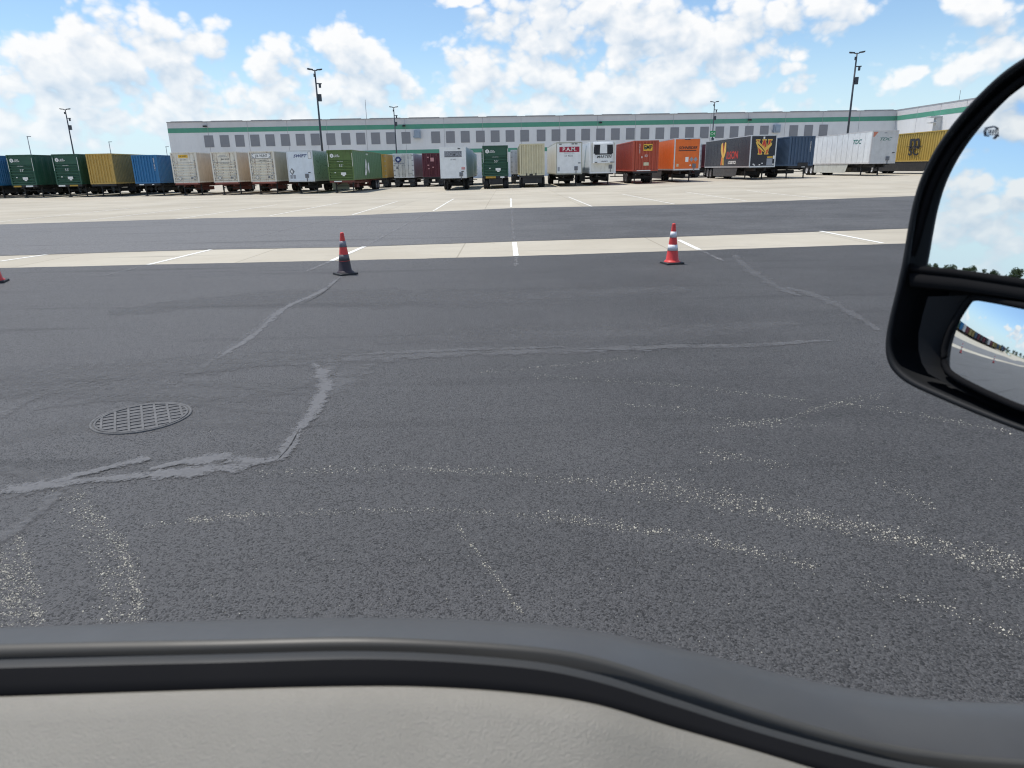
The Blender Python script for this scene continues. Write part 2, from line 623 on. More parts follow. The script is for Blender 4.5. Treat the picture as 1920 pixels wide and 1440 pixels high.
def ribbon(path, widths, z, mat, name, jag=.25, sub=10, from_px=True, kind='structure', grow=1.0):
    """strip along a path; its 'across' attribute (-1..1) lets the material wear the edges away"""
    P = [gp(*p) for p in path] if from_px else [Vector(p) for p in path]
    n = len(P)
    RIB_Z[0] += 1
    z += .0004 * (RIB_Z[0] % 12)
    rows = []
    for i in range(n - 1):
        for k in range(sub + (1 if i == n - 2 else 0)):
            f = k / sub
            p0, p1, p2, p3 = P[max(i - 1, 0)], P[i], P[i + 1], P[min(i + 2, n - 1)]
            q = .5 * ((2 * p1) + (p2 - p0) * f + (2 * p0 - 5 * p1 + 4 * p2 - p3) * f * f + (3 * p1 - p0 - 3 * p2 + p3) * f ** 3)
            q2 = .5 * ((p2 - p0) + 2 * (2 * p0 - 5 * p1 + 4 * p2 - p3) * f + 3 * (3 * p1 - p0 - 3 * p2 + p3) * f * f)
            d = Vector((q2.x, q2.y, 0))
            d = d.normalized() if d.length > 1e-6 else Vector((1, 0, 0))
            s = Vector((-d.y, d.x, 0))
            w = (widths[i] + (widths[i + 1] - widths[i]) * f) * .5 * grow
            s0 = 14.0
            wl = w * (1 + jag * (mnoise.noise(q * s0) + .5 * mnoise.noise(q * s0 * 3)))
            wr = w * (1 + jag * (mnoise.noise(q * s0 + Vector((9, 4, 2))) + .5 * mnoise.noise(q * s0 * 3 + Vector((5, 1, 7)))))
            a, b = q + s * wl, q - s * wr
            rows.append([(a.x, a.y, gz(a.x, a.y) + z), (q.x, q.y, gz(q.x, q.y) + z), (b.x, b.y, gz(b.x, b.y) + z)])
    g = MB()
    g.grid(rows)
    o = g.build(name, mat)
    at = o.data.attributes.new('across', 'FLOAT', 'POINT')
    # vertices keep the row order: left edge, middle, right edge
    nv = len(o.data.vertices)
    L = len(rows)
    end = [1.0 if (i // 3 in (0, L - 1)) else abs((i % 3) - 1) for i in range(nv)]
    at.data.foreach_set('value', [float(v) for v in end])
    return tag(o, kind=kind)


# painted stall lines: two pixel ends each
for a, b, w, mt, lift in [
    ((0, 490), (97, 476), .10, PAINT, .004), ((276, 497), (396, 468), .10, PAINT, .004), ((622, 489), (683, 462.5), .11, PAINT, .004),
    ((967.5, 480), (964.5, 454), .11, PAINT, .004), ((1311, 468.5), (1272, 450), .11, PAINT, .004), ((1655, 456), (1538, 433.5), .10, PAINT, .004),
    ((812, 396), (851, 373), .10, PAINT_WORN, .006), ((958.5, 389), (958, 372), .10, PAINT_WORN, .006), ((1110, 387.5), (1066, 369.5), .10, PAINT_WORN, .006),
    ((1265, 383), (1166, 364), .10, PAINT_WORN, .006), ((1400, 377), (1285, 360), .10, PAINT_WORN, .006), ((1540, 372), (1400, 357), .10, PAINT_WORN, .006),
    ((660, 403), (745, 378), .10, PAINT_WORN, .006), ((505, 405), (640, 380), .10, PAINT_WORN, .006), ((330, 411), (520, 384), .10, PAINT_WORN, .006), ((160, 414), (380, 388), .10, PAINT_WORN, .006), ((0, 416), (250, 390), .10, PAINT_WORN, .006),
    ((180, 522), (276, 498), .10, PAINT_FADED, .010), ((575, 510), (622, 490), .11, PAINT_FADED, .010), ((968.5, 500), (967.5, 483), .11, PAINT_FADED, .010),
    ((690, 460), (806, 398), .10, PAINT_FADED, .010), ((470, 447), (655, 404), .08, PAINT_FADED, .010), ((1360, 492), (1312, 470), .11, PAINT_FADED, .010),
    ((964, 452), (959, 392), .10, PAINT_FADED, .010),
]:
    A, B = gp(*a), gp(*b)
    ribbon([A, A.lerp(B, .33), A.lerp(B, .66), B], [w] * 4, lift, mt, "stall_marking", jag=.10, sub=4, from_px=False)

SEAL = ragged_mat("crack_sealant", (.150, .151, .157), .16, .26, 45, .80, .85)
SEAL_FAINT = ragged_mat("crack_sealant_worn", (.140, .141, .146), .20, .45, 30, .85, .6, 1.5)
DUST = ragged_mat("dusty_patch", (.128, .129, .133), .22, .6, 25, .9, .55, 1.3)
for path, w, mt, jg in [
    ([(640, 519), (602, 547), (541, 575), (505, 600), (470, 632), (421, 664), (378, 690)], [.07, .09, .10, .14, .10, .12, .07], SEAL, .5),
    ([(505, 596), (480, 618), (440, 645), (400, 672)], [.03, .06, .07, .04], SEAL_FAINT, .5),
    ([(1376, 478), (1400, 502), (1420, 515), (1445, 532), (1470, 545), (1500, 556)], [.12, .18, .20, .16, .15, .07], SEAL_FAINT, .6),
    ([(1475, 540), (1520, 552), (1560, 570), (1600, 590), (1650, 622)], [.07, .18, .16, .12, .05], SEAL_FAINT, .6),
    ([(345, 703), (450, 687), (560, 682), (650, 676), (760, 669), (900, 664), (1040, 660), (1180, 655), (1270, 652), (1400, 649), (1560, 640)], [.06, .22, .26, .28, .24, .20, .18, .20, .18, .14, .06], SEAL_FAINT, .6),
    ([(640, 668), (760, 662), (900, 657), (1060, 652)], [.03, .10, .10, .03], SEAL_FAINT, .6),
    ([(588, 682), (600, 696), (608, 712), (610, 730), (598, 752), (590, 770)], [.04, .11, .14, .14, .09, .05], SEAL, .45),
    ([(606, 735), (596, 758), (578, 788), (560, 808), (548, 826), (540, 842), (527, 860), (500, 869), (470, 871), (431, 880), (337, 890), (262, 895), (170, 903), (100, 912), (0, 925)],
     [.08, .10, .085, .08, .085, .09, .07, .08, .14, .16, .13, .10, .08, .13, .13], SEAL, .5),
    ([(480, 868), (440, 862), (400, 862), (350, 868), (310, 876), (280, 884)], [.08, .15, .14, .08, .06, .04], SEAL, .5),
    ([(282, 861), (235, 872), (187, 884), (140, 896), (101, 907)], [.06, .08, .06, .07, .08], SEAL, .5),
    ([(128, 917), (100, 940), (72, 963), (30, 997), (-20, 1030)], [.06, .09, .08, .08, .08], SEAL_FAINT, .5),
    ([(140, 912), (90, 918), (40, 928), (-10, 940)], [.05, .08, .09, .09], SEAL_FAINT, .5),
    ([(690, 684), (655, 706), (630, 724), (605, 748)], [.16, .32, .26, .12], SEAL_FAINT, .6),
    ([(640, 676), (618, 688), (612, 706)], [.10, .16, .10], SEAL_FAINT, .6),
    ([(112, 737), (70, 745), (45, 757), (18, 772), (-10, 790)], [.04, .09, .08, .08, .07], SEAL_FAINT, .5),
]:
    ribbon(path, w, .009, mt, "sealed_crack", jg, 14, grow=1.7)
CRACK = ragged_mat("open_crack", (.012, .012, .013), .35, .25, 30, .2, .8, 1.6)
for path in ([(1035, 660), (1100, 657), (1180, 659), (1250, 655), (1310, 652)], [(1180, 650), (1290, 646), (1420, 644)], [(75, 738), (100, 733)], [(390, 704), (410, 706)], [(520, 866), (545, 838), (562, 806)], [(640, 520), (604, 552), (545, 582)]):
    ribbon(path, [.006] + [.014] * (len(path) - 2) + [.006], .010, CRACK, "open_crack", .8, 14)


def rut(path, w0, name):
    ribbon(path, w0, .0075, DUST, name, .35, 12, grow=2.2)


rut([(-40, 705), (150, 702), (330, 690), (520, 672), (700, 655)], [.3, .5, .5, .4, .2], "dust_track")
rut([(-40, 740), (130, 730), (300, 735), (480, 740), (600, 712)], [.2, .35, .35, .25, .1], "dust_track")
rut([(0, 830), (140, 800), (330, 790), (500, 800)], [.1, .2, .2, .1], "dust_track")
rut([(700, 640), (950, 630), (1250, 622), (1500, 606)], [.2, .5, .5, .2], "dust_track")
rut([(200, 590), (500, 560), (900, 560), (1300, 540)], [.3, .8, .9, .3], "dust_track")
rut([(330, 716), (430, 722), (530, 736), (610, 742)], [.05, .12, .12, .05], "tyre_track")
rut([(60, 770), (200, 752), (330, 752), (470, 770), (560, 778)], [.05, .10, .10, .09, .04], "tyre_track")
rut([(0, 880), (60, 893), (110, 910), (150, 935)], [.08, .08, .07, .04], "tyre_track")

# loose pale gravel along the arcs scrubbed by turning tyres
GRAVEL = pmat("pale_gravel", (.50, .47, .40), .75, dirt=.5, dirt_col=(.35, .28, .18), scale=60)
ARCS = [
    ([(480, 888), (620, 883), (760, 880), (900, 885), (1000, 893), (1120, 906)], 8, 260),
    ([(1120, 906), (1250, 922), (1400, 950), (1520, 975), (1650, 1000), (1760, 1030), (1920, 1075)], 17, 820),
    ([(1180, 890), (1300, 915), (1450, 945), (1600, 985)], 12, 120),
    ([(270, 990), (370, 977), (480, 967), (620, 962), (760, 958), (900, 962), (1000, 968)], 6, 190),
    ([(360, 978), (420, 970), (480, 966)], 8, 70),
    ([(1000, 968), (1100, 980), (1200, 994), (1310, 1010), (1420, 1040), (1530, 1066)], 11, 330),
    ([(855, 985), (890, 1030), (912, 1060), (935, 1092), (950, 1112), (980, 1155)], 6, 90),
    ([(135, 930), (172, 960), (205, 1000), (235, 1040), (252, 1080), (258, 1120), (258, 1170)], 20, 420),
    ([(120, 945), (160, 985), (190, 1040), (208, 1100), (215, 1170)], 40, 300),
    ([(28, 1008), (52, 1050), (66, 1100), (70, 1170)], 20, 260),
    ([(-20, 1030), (8, 1070), (22, 1110), (28, 1170)], 40, 420),
    ([(1000, 705), (1180, 716), (1300, 727), (1450, 745), (1600, 760), (1720, 780), (1900, 812)], 4, 260),
    ([(900, 700), (1020, 690), (1110, 680), (1200, 668)], 3, 90),
    ([(1330, 808), (1400, 797), (1480, 785), (1560, 760), (1650, 742)], 6, 170),
    ([(1150, 760), (1280, 768), (1420, 800), (1560, 800)], 5, 80),
    ([(1310, 845), (1400, 862), (1480, 875)], 8, 60),
    ([(1640, 905), (1700, 925), (1750, 955)], 9, 45),
    ([(1620, 1095), (1690, 1115), (1790, 1150), (1880, 1185), (1920, 1200)], 12, 60),
    ([(1250, 890), (1310, 878), (1400, 850)], 4, 30),
    ([(1820, 1020), (1900, 1050), (1960, 1080)], 14, 60),
]


def build_gravel():
    g = MB()
    rnd = random.Random(11)

    def chip(p, s):
        a0 = rnd.random() * 6.28
        k = rnd.randint(4, 6)
        top, bot = [], []
        for i in range(k):
            a = a0 + 6.283 * i / k + rnd.uniform(-.3, .3)
            r = s * rnd.uniform(.7, 1.15)
            bot.append((p.x + r * math.cos(a), p.y + r * math.sin(a), .007))
            top.append((p.x + .7 * r * math.cos(a), p.y + .7 * r * math.sin(a), .007 + s * rnd.uniform(.35, .9)))
        g.face(top)
        for i in range(k):
            j = (i + 1) % k
            g.face([bot[i], bot[j], top[j], top[i]])
    for path, w, n in ARCS:
        seg = [(Vector(path[i]), Vector(path[i + 1])) for i in range(len(path) - 1)]
        ln = [(b - a).length for a, b in seg]
        tot = sum(ln)
        for _ in range(int(n * 2.3)):
            u = rnd.random() * tot
            for (a, b), l in zip(seg, ln):
                if u <= l:
                    break
                u -= l
            q = a.lerp(b, min(1, u / l))
            q = q + Vector((rnd.gauss(0, w * .4), rnd.gauss(0, w * .55)))
            if mnoise.noise(Vector((q.x * .02, q.y * .05, 1))) < rnd.uniform(-.75, .05):
                continue
            p = gp(q.x, q.y)
            chip(p, min(.0075, rnd.lognormvariate(math.log(.0021), .48)))
    # stray stones
    for _ in range(500):
        p = gp(rnd.uniform(0, 1920), rnd.uniform(640, 1230))
        chip(p, rnd.uniform(.0015, .0035))
    o = g.build("gravel", GRAVEL)
    tag(o, kind='stuff')


build_gravel()


def manhole():
    p = gp(267, 785)
    e1, e2 = gp(175, 800), gp(359, 768)
    rad = (e2 - e1).length / 2
    cover_m = pmat("manhole_iron", (.115, .115, .117), .85, dirt=.7, dirt_col=(.085, .085, .09), scale=10, var=.2, bump=.4, bump_scale=90)
    dark = pmat("manhole_recess", (.104, .105, .109), .9, dirt=.5, dirt_col=(.09, .09, .093), scale=12, var=.2, bump=.4, bump_scale=90)
    t = empty("manhole_cover", (p.x, p.y, .006), R(28))
    tag(t, "round iron manhole cover with raised grid, set in the asphalt", "manhole cover")
    g = MB()
    g.lathe([(rad * 1.04, 0), (rad * 1.04, .010), (rad * 1.0, .010), (rad * .985, .002)], seg=64)
    g.build("ring", cover_m, t)
    g = MB()
    n = 64
    g.face([(rad * .985 * math.cos(6.2832 * k / n), rad * .985 * math.sin(6.2832 * k / n), .0025) for k in range(n)])
    pl = g.build("plate", dark, t)
    g = MB()
    g.lathe([(rad * .965, .003), (rad * .965, .010), (rad * .92, .010), (rad * .92, .003)], seg=64)
    rr = rad * .92
    step = rad * .27
    for i in range(-3, 4):
        x = (i + .0) * step
        if abs(x) < rr:
            h = math.sqrt(rr * rr - x * x)
            g.box(x - .008, x + .008, -h, h, .003, .0088)
    step2 = rad * .23
    rnd = random.Random(3)
    for i in range(-4, 5):
        y = i * step2
        if abs(y) < rr:
            h = math.sqrt(rr * rr - y * y)
            # bars between, staggered and broken like the casting
            g.box(-h, h, y - .006, y + .006, .003, .0083)
    for i in range(-4, 4):
        for j in range(-4, 5):
            x, y = (i + .5) * step, (j + .5) * step2
            if math.hypot(x, y) < rr * .9 and rnd.random() < .45:
                s = .34 if rnd.random() < .5 else .42
                g.box(x - step * s, x + step * s, y - step2 * .36, y - step2 * .05, .003, .0070)
    g.build("grid", cover_m, t)


manhole()

# ------------------------------------------------------------------ traffic cones
CONE_RED = pmat("cone_red", (.72, .05, .045), .45, dirt=.35, dirt_col=(.10, .03, .03), scale=5)
CONE_DIRTY = pmat("cone_red_grimy", (.42, .035, .04), .5, dirt=.8, dirt_col=(.04, .03, .04), scale=4)
CONE_TYRED = pmat("cone_scuffed_black", (.035, .022, .03), .55, dirt=.6, dirt_col=(.02, .02, .025), scale=6)
CONE_WHITE = pmat("cone_band_white", (.78, .78, .80), .35, dirt=.25, dirt_col=(.4, .4, .42), scale=6)
CONE_GREY = pmat("cone_band_grimy", (.24, .23, .26), .45, dirt=.5, dirt_col=(.10, .09, .10), scale=6)
CONE_DARK = pmat("cone_band_dark", (.10, .095, .105), .5, dirt=.5, dirt_col=(.05, .05, .05), scale=6)
RUBBER = pmat("black_rubber", (.025, .025, .027), .65, dirt=.4, dirt_col=(.08, .08, .08), scale=8)
H = .735


def cone(px, py, rz, label, mats):
    p = gp(px, py)
    t = empty("traffic_cone", (p.x, p.y, .006), rz)
    tag(t, label, "traffic cone", "traffic cones along the concrete strip")
    g = MB()
    s = .175
    pts = []
    for cx, cy, a0 in ((s - .03, s - .03, 0), (-s + .03, s - .03, 90), (-s + .03, -s + .03, 180), (s - .03, -s + .03, 270)):
        for k in range(4):
            a = R(a0 + 30 * k)
            pts.append((cx + .03 * math.cos(a), cy + .03 * math.sin(a)))
    lo = [(x, y, .0) for x, y in pts]
    m1 = [(x, y, .030) for x, y in pts]
    m2 = [(x * .95, y * .95, .038) for x, y in pts]
    g.grid([lo, m1, m2], closed=True, smooth=False)
    g.face(m2)
    g.build("base", RUBBER, t)
    prof = lambda z: .128 + (.030 - .128) * (z / H)

    def ring(z0, z1, name, mat, off=0.0):
        q = MB()
        q.lathe([(prof(z0) + off, z0), (prof(z1) + off, z1)], seg=32)
        if off:
            q.lathe([(prof(z0) - .002, z0), (prof(z0) + off, z0)], seg=32)
            q.lathe([(prof(z1) + off, z1), (prof(z1) - .002, z1)], seg=32)
        return q.build(name, mat, t)
    q = MB()
    q.lathe([(.152, .036), (.150, .05), (.131, .062), (prof(.08), .08), (prof(.24), .24)], seg=32)
    q.build("body", mats[2], t)
    q = MB()
    q.lathe([(prof(.24), .24), (prof(.56), .56)], seg=32)
    q.build("body", mats[1], t)
    q = MB()
    q.lathe([(prof(.56), .56), (prof(.70), .70), (.034, .715), (.030, .73), (.018, .737), (.012, .73)], seg=32)
    q.build("tip", mats[0], t)
    ring(.248, .355, "reflective_band", mats[4], .003)
    ring(.485, .59, "reflective_band", mats[3], .003)
    return t


cone(648, 515, R(38), "traffic cone scuffed black on its lower half, with grey bands", (CONE_RED, CONE_RED, CONE_TYRED, CONE_GREY, CONE_DARK))
cone(1260, 495, R(12), "clean red traffic cone with two bright white bands", (CONE_RED, CONE_RED, CONE_RED, CONE_WHITE, CONE_WHITE))
cone(-8, 530, R(20), "red traffic cone cut off by the edge of the photo", (CONE_RED, CONE_RED, CONE_RED, CONE_WHITE, CONE_WHITE))
cone(-780, 560, R(50), "red traffic cone seen only in the lower round mirror", (CONE_RED, CONE_RED, CONE_RED, CONE_WHITE, CONE_WHITE))

# ------------------------------------------------------------------ trailers
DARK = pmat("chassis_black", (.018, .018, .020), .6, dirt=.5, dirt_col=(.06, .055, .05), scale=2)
RUST = pmat("chassis_rusty", (.17, .05, .04), .7, dirt=.6, dirt_col=(.06, .03, .025), scale=2)
YCH = pmat("chassis_yellow", (.45, .28, .04), .6, dirt=.5, dirt_col=(.12, .08, .03), scale=2)
TYRE = pmat("tyre_rubber", (.016, .016, .017), .75, dirt=.3, dirt_col=(.06, .055, .05), scale=4)
RIMW = pmat("rim_white", (.62, .62, .63), .4, dirt=.4, dirt_col=(.2, .18, .15), scale=4)
RIMG = pmat("rim_grey", (.20, .20, .21), .5, dirt=.5, dirt_col=(.08, .07, .06), scale=4)
ALU = pmat("aluminium_rail", (.62, .63, .65), .38, metal=.7, dirt=.25, dirt_col=(.3, .28, .25))
STEEL = pmat("door_steel", (.35, .36, .38), .45, metal=.5)
INK = pmat("ink_black", (.015, .015, .02), .5)
WHITE_INK = pmat("ink_white", (.80, .80, .78), .5)
GREY_INK = pmat("ink_grey", (.16, .17, .19), .5)
BLUE_INK = pmat("ink_blue", (.02, .04, .16), .5)
TEAL_INK = pmat("ink_teal", (.02, .17, .13), .5)
RED_INK = pmat("ink_red", (.34, .015, .045), .5)
YEL_INK = pmat("ink_yellow", (.80, .48, .05), .5)
FADED_INK = pmat("ink_faded", (.30, .32, .36), .6)
PINK_INK = pmat("ink_pink", (.60, .30, .30), .6)
LIGHTGLASS = pmat("lamp_amber", (.55, .20, .02), .3)

UMAX_D = pmat("paint_dark_green", (.017, .080, .048), .45, dirt=.25, dirt_col=(.03, .05, .04))
UMAX_L = pmat("paint_olive_green", (.095, .16, .042), .45, dirt=.45, dirt_col=(.05, .06, .02), streak=.3, streak_col=(.05, .07, .02))
UMAX_SIDE = pmat("paint_mid_green", (.058, .15, .052), .45, dirt=.2, dirt_col=(.04, .08, .04))
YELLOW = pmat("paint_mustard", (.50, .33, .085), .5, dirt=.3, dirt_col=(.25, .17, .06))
OLIVE = pmat("paint_olive_and_mustard_shade", (.25, .20, .075), .5, dirt=.3, dirt_col=(.12, .10, .05))
BLUE = pmat("paint_blue", (.025, .16, .36), .45, dirt=.25, dirt_col=(.03, .08, .16))
NAVY = pmat("paint_slate_blue", (.055, .095, .16), .5, dirt=.3, dirt_col=(.04, .05, .08))
JBW = pmat("paint_dirty_white", (.74, .71, .63), .5, dirt=.35, dirt_col=(.42, .33, .22), streak=.55, streak_col=(.30, .16, .09))
JBW2 = pmat("paint_stained_white", (.74, .70, .60), .5, dirt=.35, dirt_col=(.42, .33, .22), streak=.9, streak_col=(.20, .09, .05))
JBS = pmat("paint_tan_side", (.60, .52, .42), .55, dirt=.45, dirt_col=(.42, .32, .20), streak=.3, streak_col=(.3, .2, .1))
PALE = pmat("paint_pale_blue_white", (.68, .74, .80), .38, dirt=.15, dirt_col=(.5, .52, .52))
WHITE = pmat("paint_white", (.76, .78, .79), .35, dirt=.2, dirt_col=(.5, .5, .47))
DIRTYWHITE = pmat("paint_grimy_white", (.70, .70, .66), .45, dirt=.6, dirt_col=(.34, .31, .22))
SAGE = pmat("side_sheet_aluminium", (.42, .52, .47), .30, metal=.45, dirt=.2, dirt_col=(.25, .3, .25))
CREAM = pmat("paint_cream", (.62, .57, .40), .5, dirt=.3, dirt_col=(.4, .34, .2), streak=.25, streak_col=(.25, .2, .1))
EMPR = pmat("paint_brick_red", (.44, .080, .042), .5, dirt=.45, dirt_col=(.20, .05, .035), streak=.35, streak_col=(.10, .03, .025))
ORANGE = pmat("paint_orange", (.76, .15, .018), .42, dirt=.3, dirt_col=(.5, .10, .03))
BLACKP = pmat("paint_near_black", (.017, .019, .030), .32, dirt=.15, dirt_col=(.04, .04, .05))
MSCY = pmat("paint_yellow", (.44, .30, .06), .5, dirt=.25, dirt_col=(.3, .2, .05))
MAROON = pmat("paint_maroon", (.13, .03, .045), .55, dirt=.3, dirt_col=(.07, .03, .03))
SKIRT = pmat("skirt_grey", (.055, .057, .062), .55, dirt=.4, dirt_col=(.1, .1, .09))
SKIRTW = pmat("skirt_white", (.55, .56, .52), .55, dirt=.5, dirt_col=(.35, .33, .26))
SKIRTO = pmat("skirt_olive", (.22, .24, .17), .55, dirt=.5, dirt_col=(.14, .14, .09))
GREYW = pmat("paint_grey_and_white_shade", (.55, .56, .57), .45, dirt=.4, dirt_col=(.35, .33, .3))
REEFK = pmat("grille_black", (.012, .013, .02), .4)

FRONT, LEFT, RIGHT = (R(90), 0, 0), (R(90), 0, R(-90)), (R(90), 0, R(90))

# shared wheel meshes
_t = MB()
_t.lathe([(.30, -.27), (.44, -.27), (.495, -.24), (.51, -.19), (.51, -.06), (.47, -.03), (.47, .03), (.51, .06), (.51, .19), (.495, .24), (.44, .27), (.30, .27)], 'X', 28)
TYRE_ME = _t.mesh("wheel", TYRE)


def rim_mesh(mat):
    r = MB()
    half = [(.0, .265), (.11, .255), (.13, .20), (.24, .20), (.295, .262), (.318, .274)]
    r.lathe(half + [(a, -b) for a, b in reversed(half)], 'X', 20)
    return r.mesh("rim", mat)


RIM_MES = {'w': rim_mesh(RIMW), 'g': rim_mesh(RIMG)}
LEG_ME = {}


def wheels(t, ys, rim='g', hw=.98):
    for y in ys:
        for s in (-1, 1):
            w = put("wheel", TYRE_ME, t, (s * hw, y, .51))
            put("rim", RIM_MES[rim], w)


def landing_legs(t, y, mat=DARK, hw=.85, top=1.1):
    key = (mat.name, top)
    if key not in LEG_ME:
        g = MB()
        g.box(-.065, .065, -.065, .065, .42, top)
        g.box(-.05, .05, -.05, .05, .05, .42)
        g.box(-.13, .13, -.13, .13, .0, .05)
        LEG_ME[key] = g.mesh("landing_leg", mat)
    for s in (-1, 1):
        put("landing_leg", LEG_ME[key], t, (s * hw, y, 0))
    g = MB()
    g.box(-hw, hw, y - .03, y + .03, .62, .68)
    g.tube([(-hw, y + .1, .7), (-.2, y + 1.1, 1.0)], .03, 6)
    g.tube([(hw, y + .1, .7), (.2, y + 1.1, 1.0)], .03, 6)
    g.build("leg_brace", mat, t)


def corr(g, p0, p1, z0, z1, out, pitch, depth, mi=0):
    """vertical corrugations from p0 to p1 (x,y), depth along out"""
    a, b = Vector((*p0, 0)), Vector((*p1, 0))
    L = (b - a).length
    n = max(1, round(L / pitch))
    d = (b - a) / n
    o = Vector((*out, 0)) * depth
    pts = []
    for i in range(n):
        q = a + d * i
        pts += [q, q + d * .30, q + d * .45 + o, q + d * .80 + o, q + d * .95]
    pts.append(b)
    g.grid([[(p.x, p.y, z0) for p in pts], [(p.x, p.y, z1) for p in pts]], mi, smooth=False)


def ribs(g, x0, x1, y, z0, z1, n, depth, mi=0):
    """horizontal ribs on the near end"""
    rows = []
    d = (z1 - z0) / n
    for i in range(n):
        z = z0 + i * d
        for f, o in ((0, 0), (.30, 0), (.45, depth), (.80, depth), (.95, 0)):
            rows.append([(x0, y - o, z + f * d), (x1, y - o, z + f * d)])
    rows.append([(x0, y, z1), (x1, y, z1)])
    g.grid(rows, mi, smooth=False)


def trailer(px, name, label, cat, Y=71.3, L=16.1, W=2.56, z0=1.15, z1=4.08, front=WHITE, side=None, style='van', frame=None, chassis=DARK,
            legs=True, wheel_y=None, rim='g', skirt=None, skirt_y=(5.0, 11.2), rz=0.0, group="trailers and containers parked in the near row", pitch=.28, rails=True, X=None):
    if X is None:
        X = on_y(px, 318, Y).x
    t = empty(name, (X, Y, gz(X, Y)), rz)
    tag(t, label, cat, group)
    side = side or front
    frame = frame or front
    h = W / 2
    g = MB()
    e = .05                                   # the sheets sit inside the frame
    if style == 'van':
        g.face([(-h + e, .02, z0 + .1), (h - e, .02, z0 + .1), (h - e, .02, z1 - .1), (-h + e, .02, z1 - .1)], 0)
        for s in (-1, 1):
            n = int(L / 1.22)
            for i in range(n):
                a, b = .12 + (L - .24) * i / n, .12 + (L - .24) * (i + 1) / n
                g.face([(s * (h - .012), a + .02, z0 + .12), (s * (h - .012), b - .02, z0 + .12), (s * (h - .012), b - .02, z1 - .1), (s * (h - .012), a + .02, z1 - .1)], 1)
                g.face([(s * (h - .03), b - .02, z0 + .12), (s * (h - .03), b + .02, z0 + .12), (s * (h - .03), b + .02, z1 - .1), (s * (h - .03), b - .02, z1 - .1)], 2)
    elif style == 'ribbed':
        zm = z0 + .1
        ribs(g, -h + .16, h - .16, .10, zm, z1 - .95, 7, .09)
        g.face([(-h + .16, .055, z1 - .95), (h - .16, .055, z1 - .95), (h - .16, .055, z1 - .12), (-h + .16, .055, z1 - .12)], 0)
        for s in (-1, 1):
            corr(g, (s * (h - .03), .15), (s * (h - .03), L - .15), z0 + .12, z1 - .1, (-s, 0), 1.0, .02, 1)
    else:                                      # vertically corrugated container
        corr(g, (-h + .10, .09), (h - .10, .09), z0 + .1, z1 - .1, (0, -1), pitch, .080, 0)
        for s in (-1, 1):
            corr(g, (s * (h - .03), .12), (s * (h - .03), L - .12), z0 + .12, z1 - .1, (-s, 0), pitch, .07, 1)
    g.face([(-h + .02, .06, z1 - .03), (h - .02, .06, z1 - .03), (h - .02, L - .06, z1 - .03), (-h + .02, L - .06, z1 - .03)], 1)
    g.face([(-h + .02, .06, z0 + .03), (h - .02, .06, z0 + .03), (h - .02, L - .06, z0 + .03), (-h + .02, L - .06, z0 + .03)], 1)
    g.face([(-h + e, L - .03, z0 + .1), (h - e, L - .03, z0 + .1), (h - e, L - .03, z1 - .1), (-h + e, L - .03, z1 - .1)], 1)
    g.build("body", [front, side, STEEL], t)
    f = MB()
    pw = .10 if style == 'van' else .14
    for y0, y1 in ((0, pw), (L - pw, L)):
        for s in (-1, 1):
            x0, x1 = (-h, -h + pw) if s < 0 else (h - pw, h)
            f.box(x0, x1, y0, y1, z0, z1)
    for y0, y1 in ((.004, .10), (L - .1, L - .004)):
        f.box(-h + pw, h - pw, y0, y1, z1 - .11, z1)
        f.box(-h + pw, h - pw, y0, y1, z0, z0 + .13)
    for s in (-1, 1):
        x0, x1 = (-h + .004, -h + .08) if s < 0 else (h - .08, h - .004)
        f.box(x0, x1, pw, L - pw, z1 - .10, z1 - .004)
        f.box(x0, x1, pw, L - pw, z0 + .004, z0 + .14)
    f.build("frame", frame, t)
    c = MB()
    for s in (-1, 1):
        c.box(s * .5 - .06, s * .5 + .06, .5, L - .3, z0 - .36, z0 - .004)
    for k in range(9):
        y = .9 + k * (L - 2) / 8
        c.box(-h + .1, h - .1, y - .04, y + .04, z0 - .12, z0 - .002)
    if style != 'van':
        c.box(-h + .05, h - .05, .02, .22, z0 - .20, z0 - .004)
    wy = wheel_y if wheel_y is not None else (L - 2.6, L - 1.35)
    for s in (-1, 1):
        c.box(s * .55 - .11, s * .55 + .11, min(wy) - .7, max(wy) + .7, z0 - .62, z0 - .30)
    for y in wy:
        c.box(-.9, .9, y - .09, y + .09, .42, .62)
    c.box(-.75, .75, 3.4 if legs else L - 6, 4.6 if legs else L - 4.8, .45, .80)
    c.build("chassis", chassis, t)
    for s in (-1, 1):
        c = MB()
        c.box(s * .95 - .3, s * .95 + .3, max(wy) + .62, max(wy) + .64, .14, .95)
        c.build("mud_flap", SKIRT, t)
    if legs:
        landing_legs(t, 2.3 if style == 'van' else 1.2, chassis if chassis is not RUST else DARK, top=z0)
    wheels(t, wheel_y if wheel_y is not None else (L - 2.6, L - 1.35), rim)
    c = MB()
    c.box(-h + .06, h - .06, L - .12, L - .02, .50, .60)
    for s in (-1, 1):
        c.box(s * .6 - .05, s * .6 + .05, L - .11, L - .03, .60, z0 - .01)
    c.build("bumper", chassis, t)
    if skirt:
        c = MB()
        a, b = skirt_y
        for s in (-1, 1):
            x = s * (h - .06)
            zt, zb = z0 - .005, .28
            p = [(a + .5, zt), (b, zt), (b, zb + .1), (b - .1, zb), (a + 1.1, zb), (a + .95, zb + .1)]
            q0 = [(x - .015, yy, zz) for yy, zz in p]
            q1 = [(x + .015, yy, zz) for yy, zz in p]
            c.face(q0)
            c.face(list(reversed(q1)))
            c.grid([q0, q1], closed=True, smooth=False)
        c.build("skirt_or_shade_panel", skirt, t)
    return t


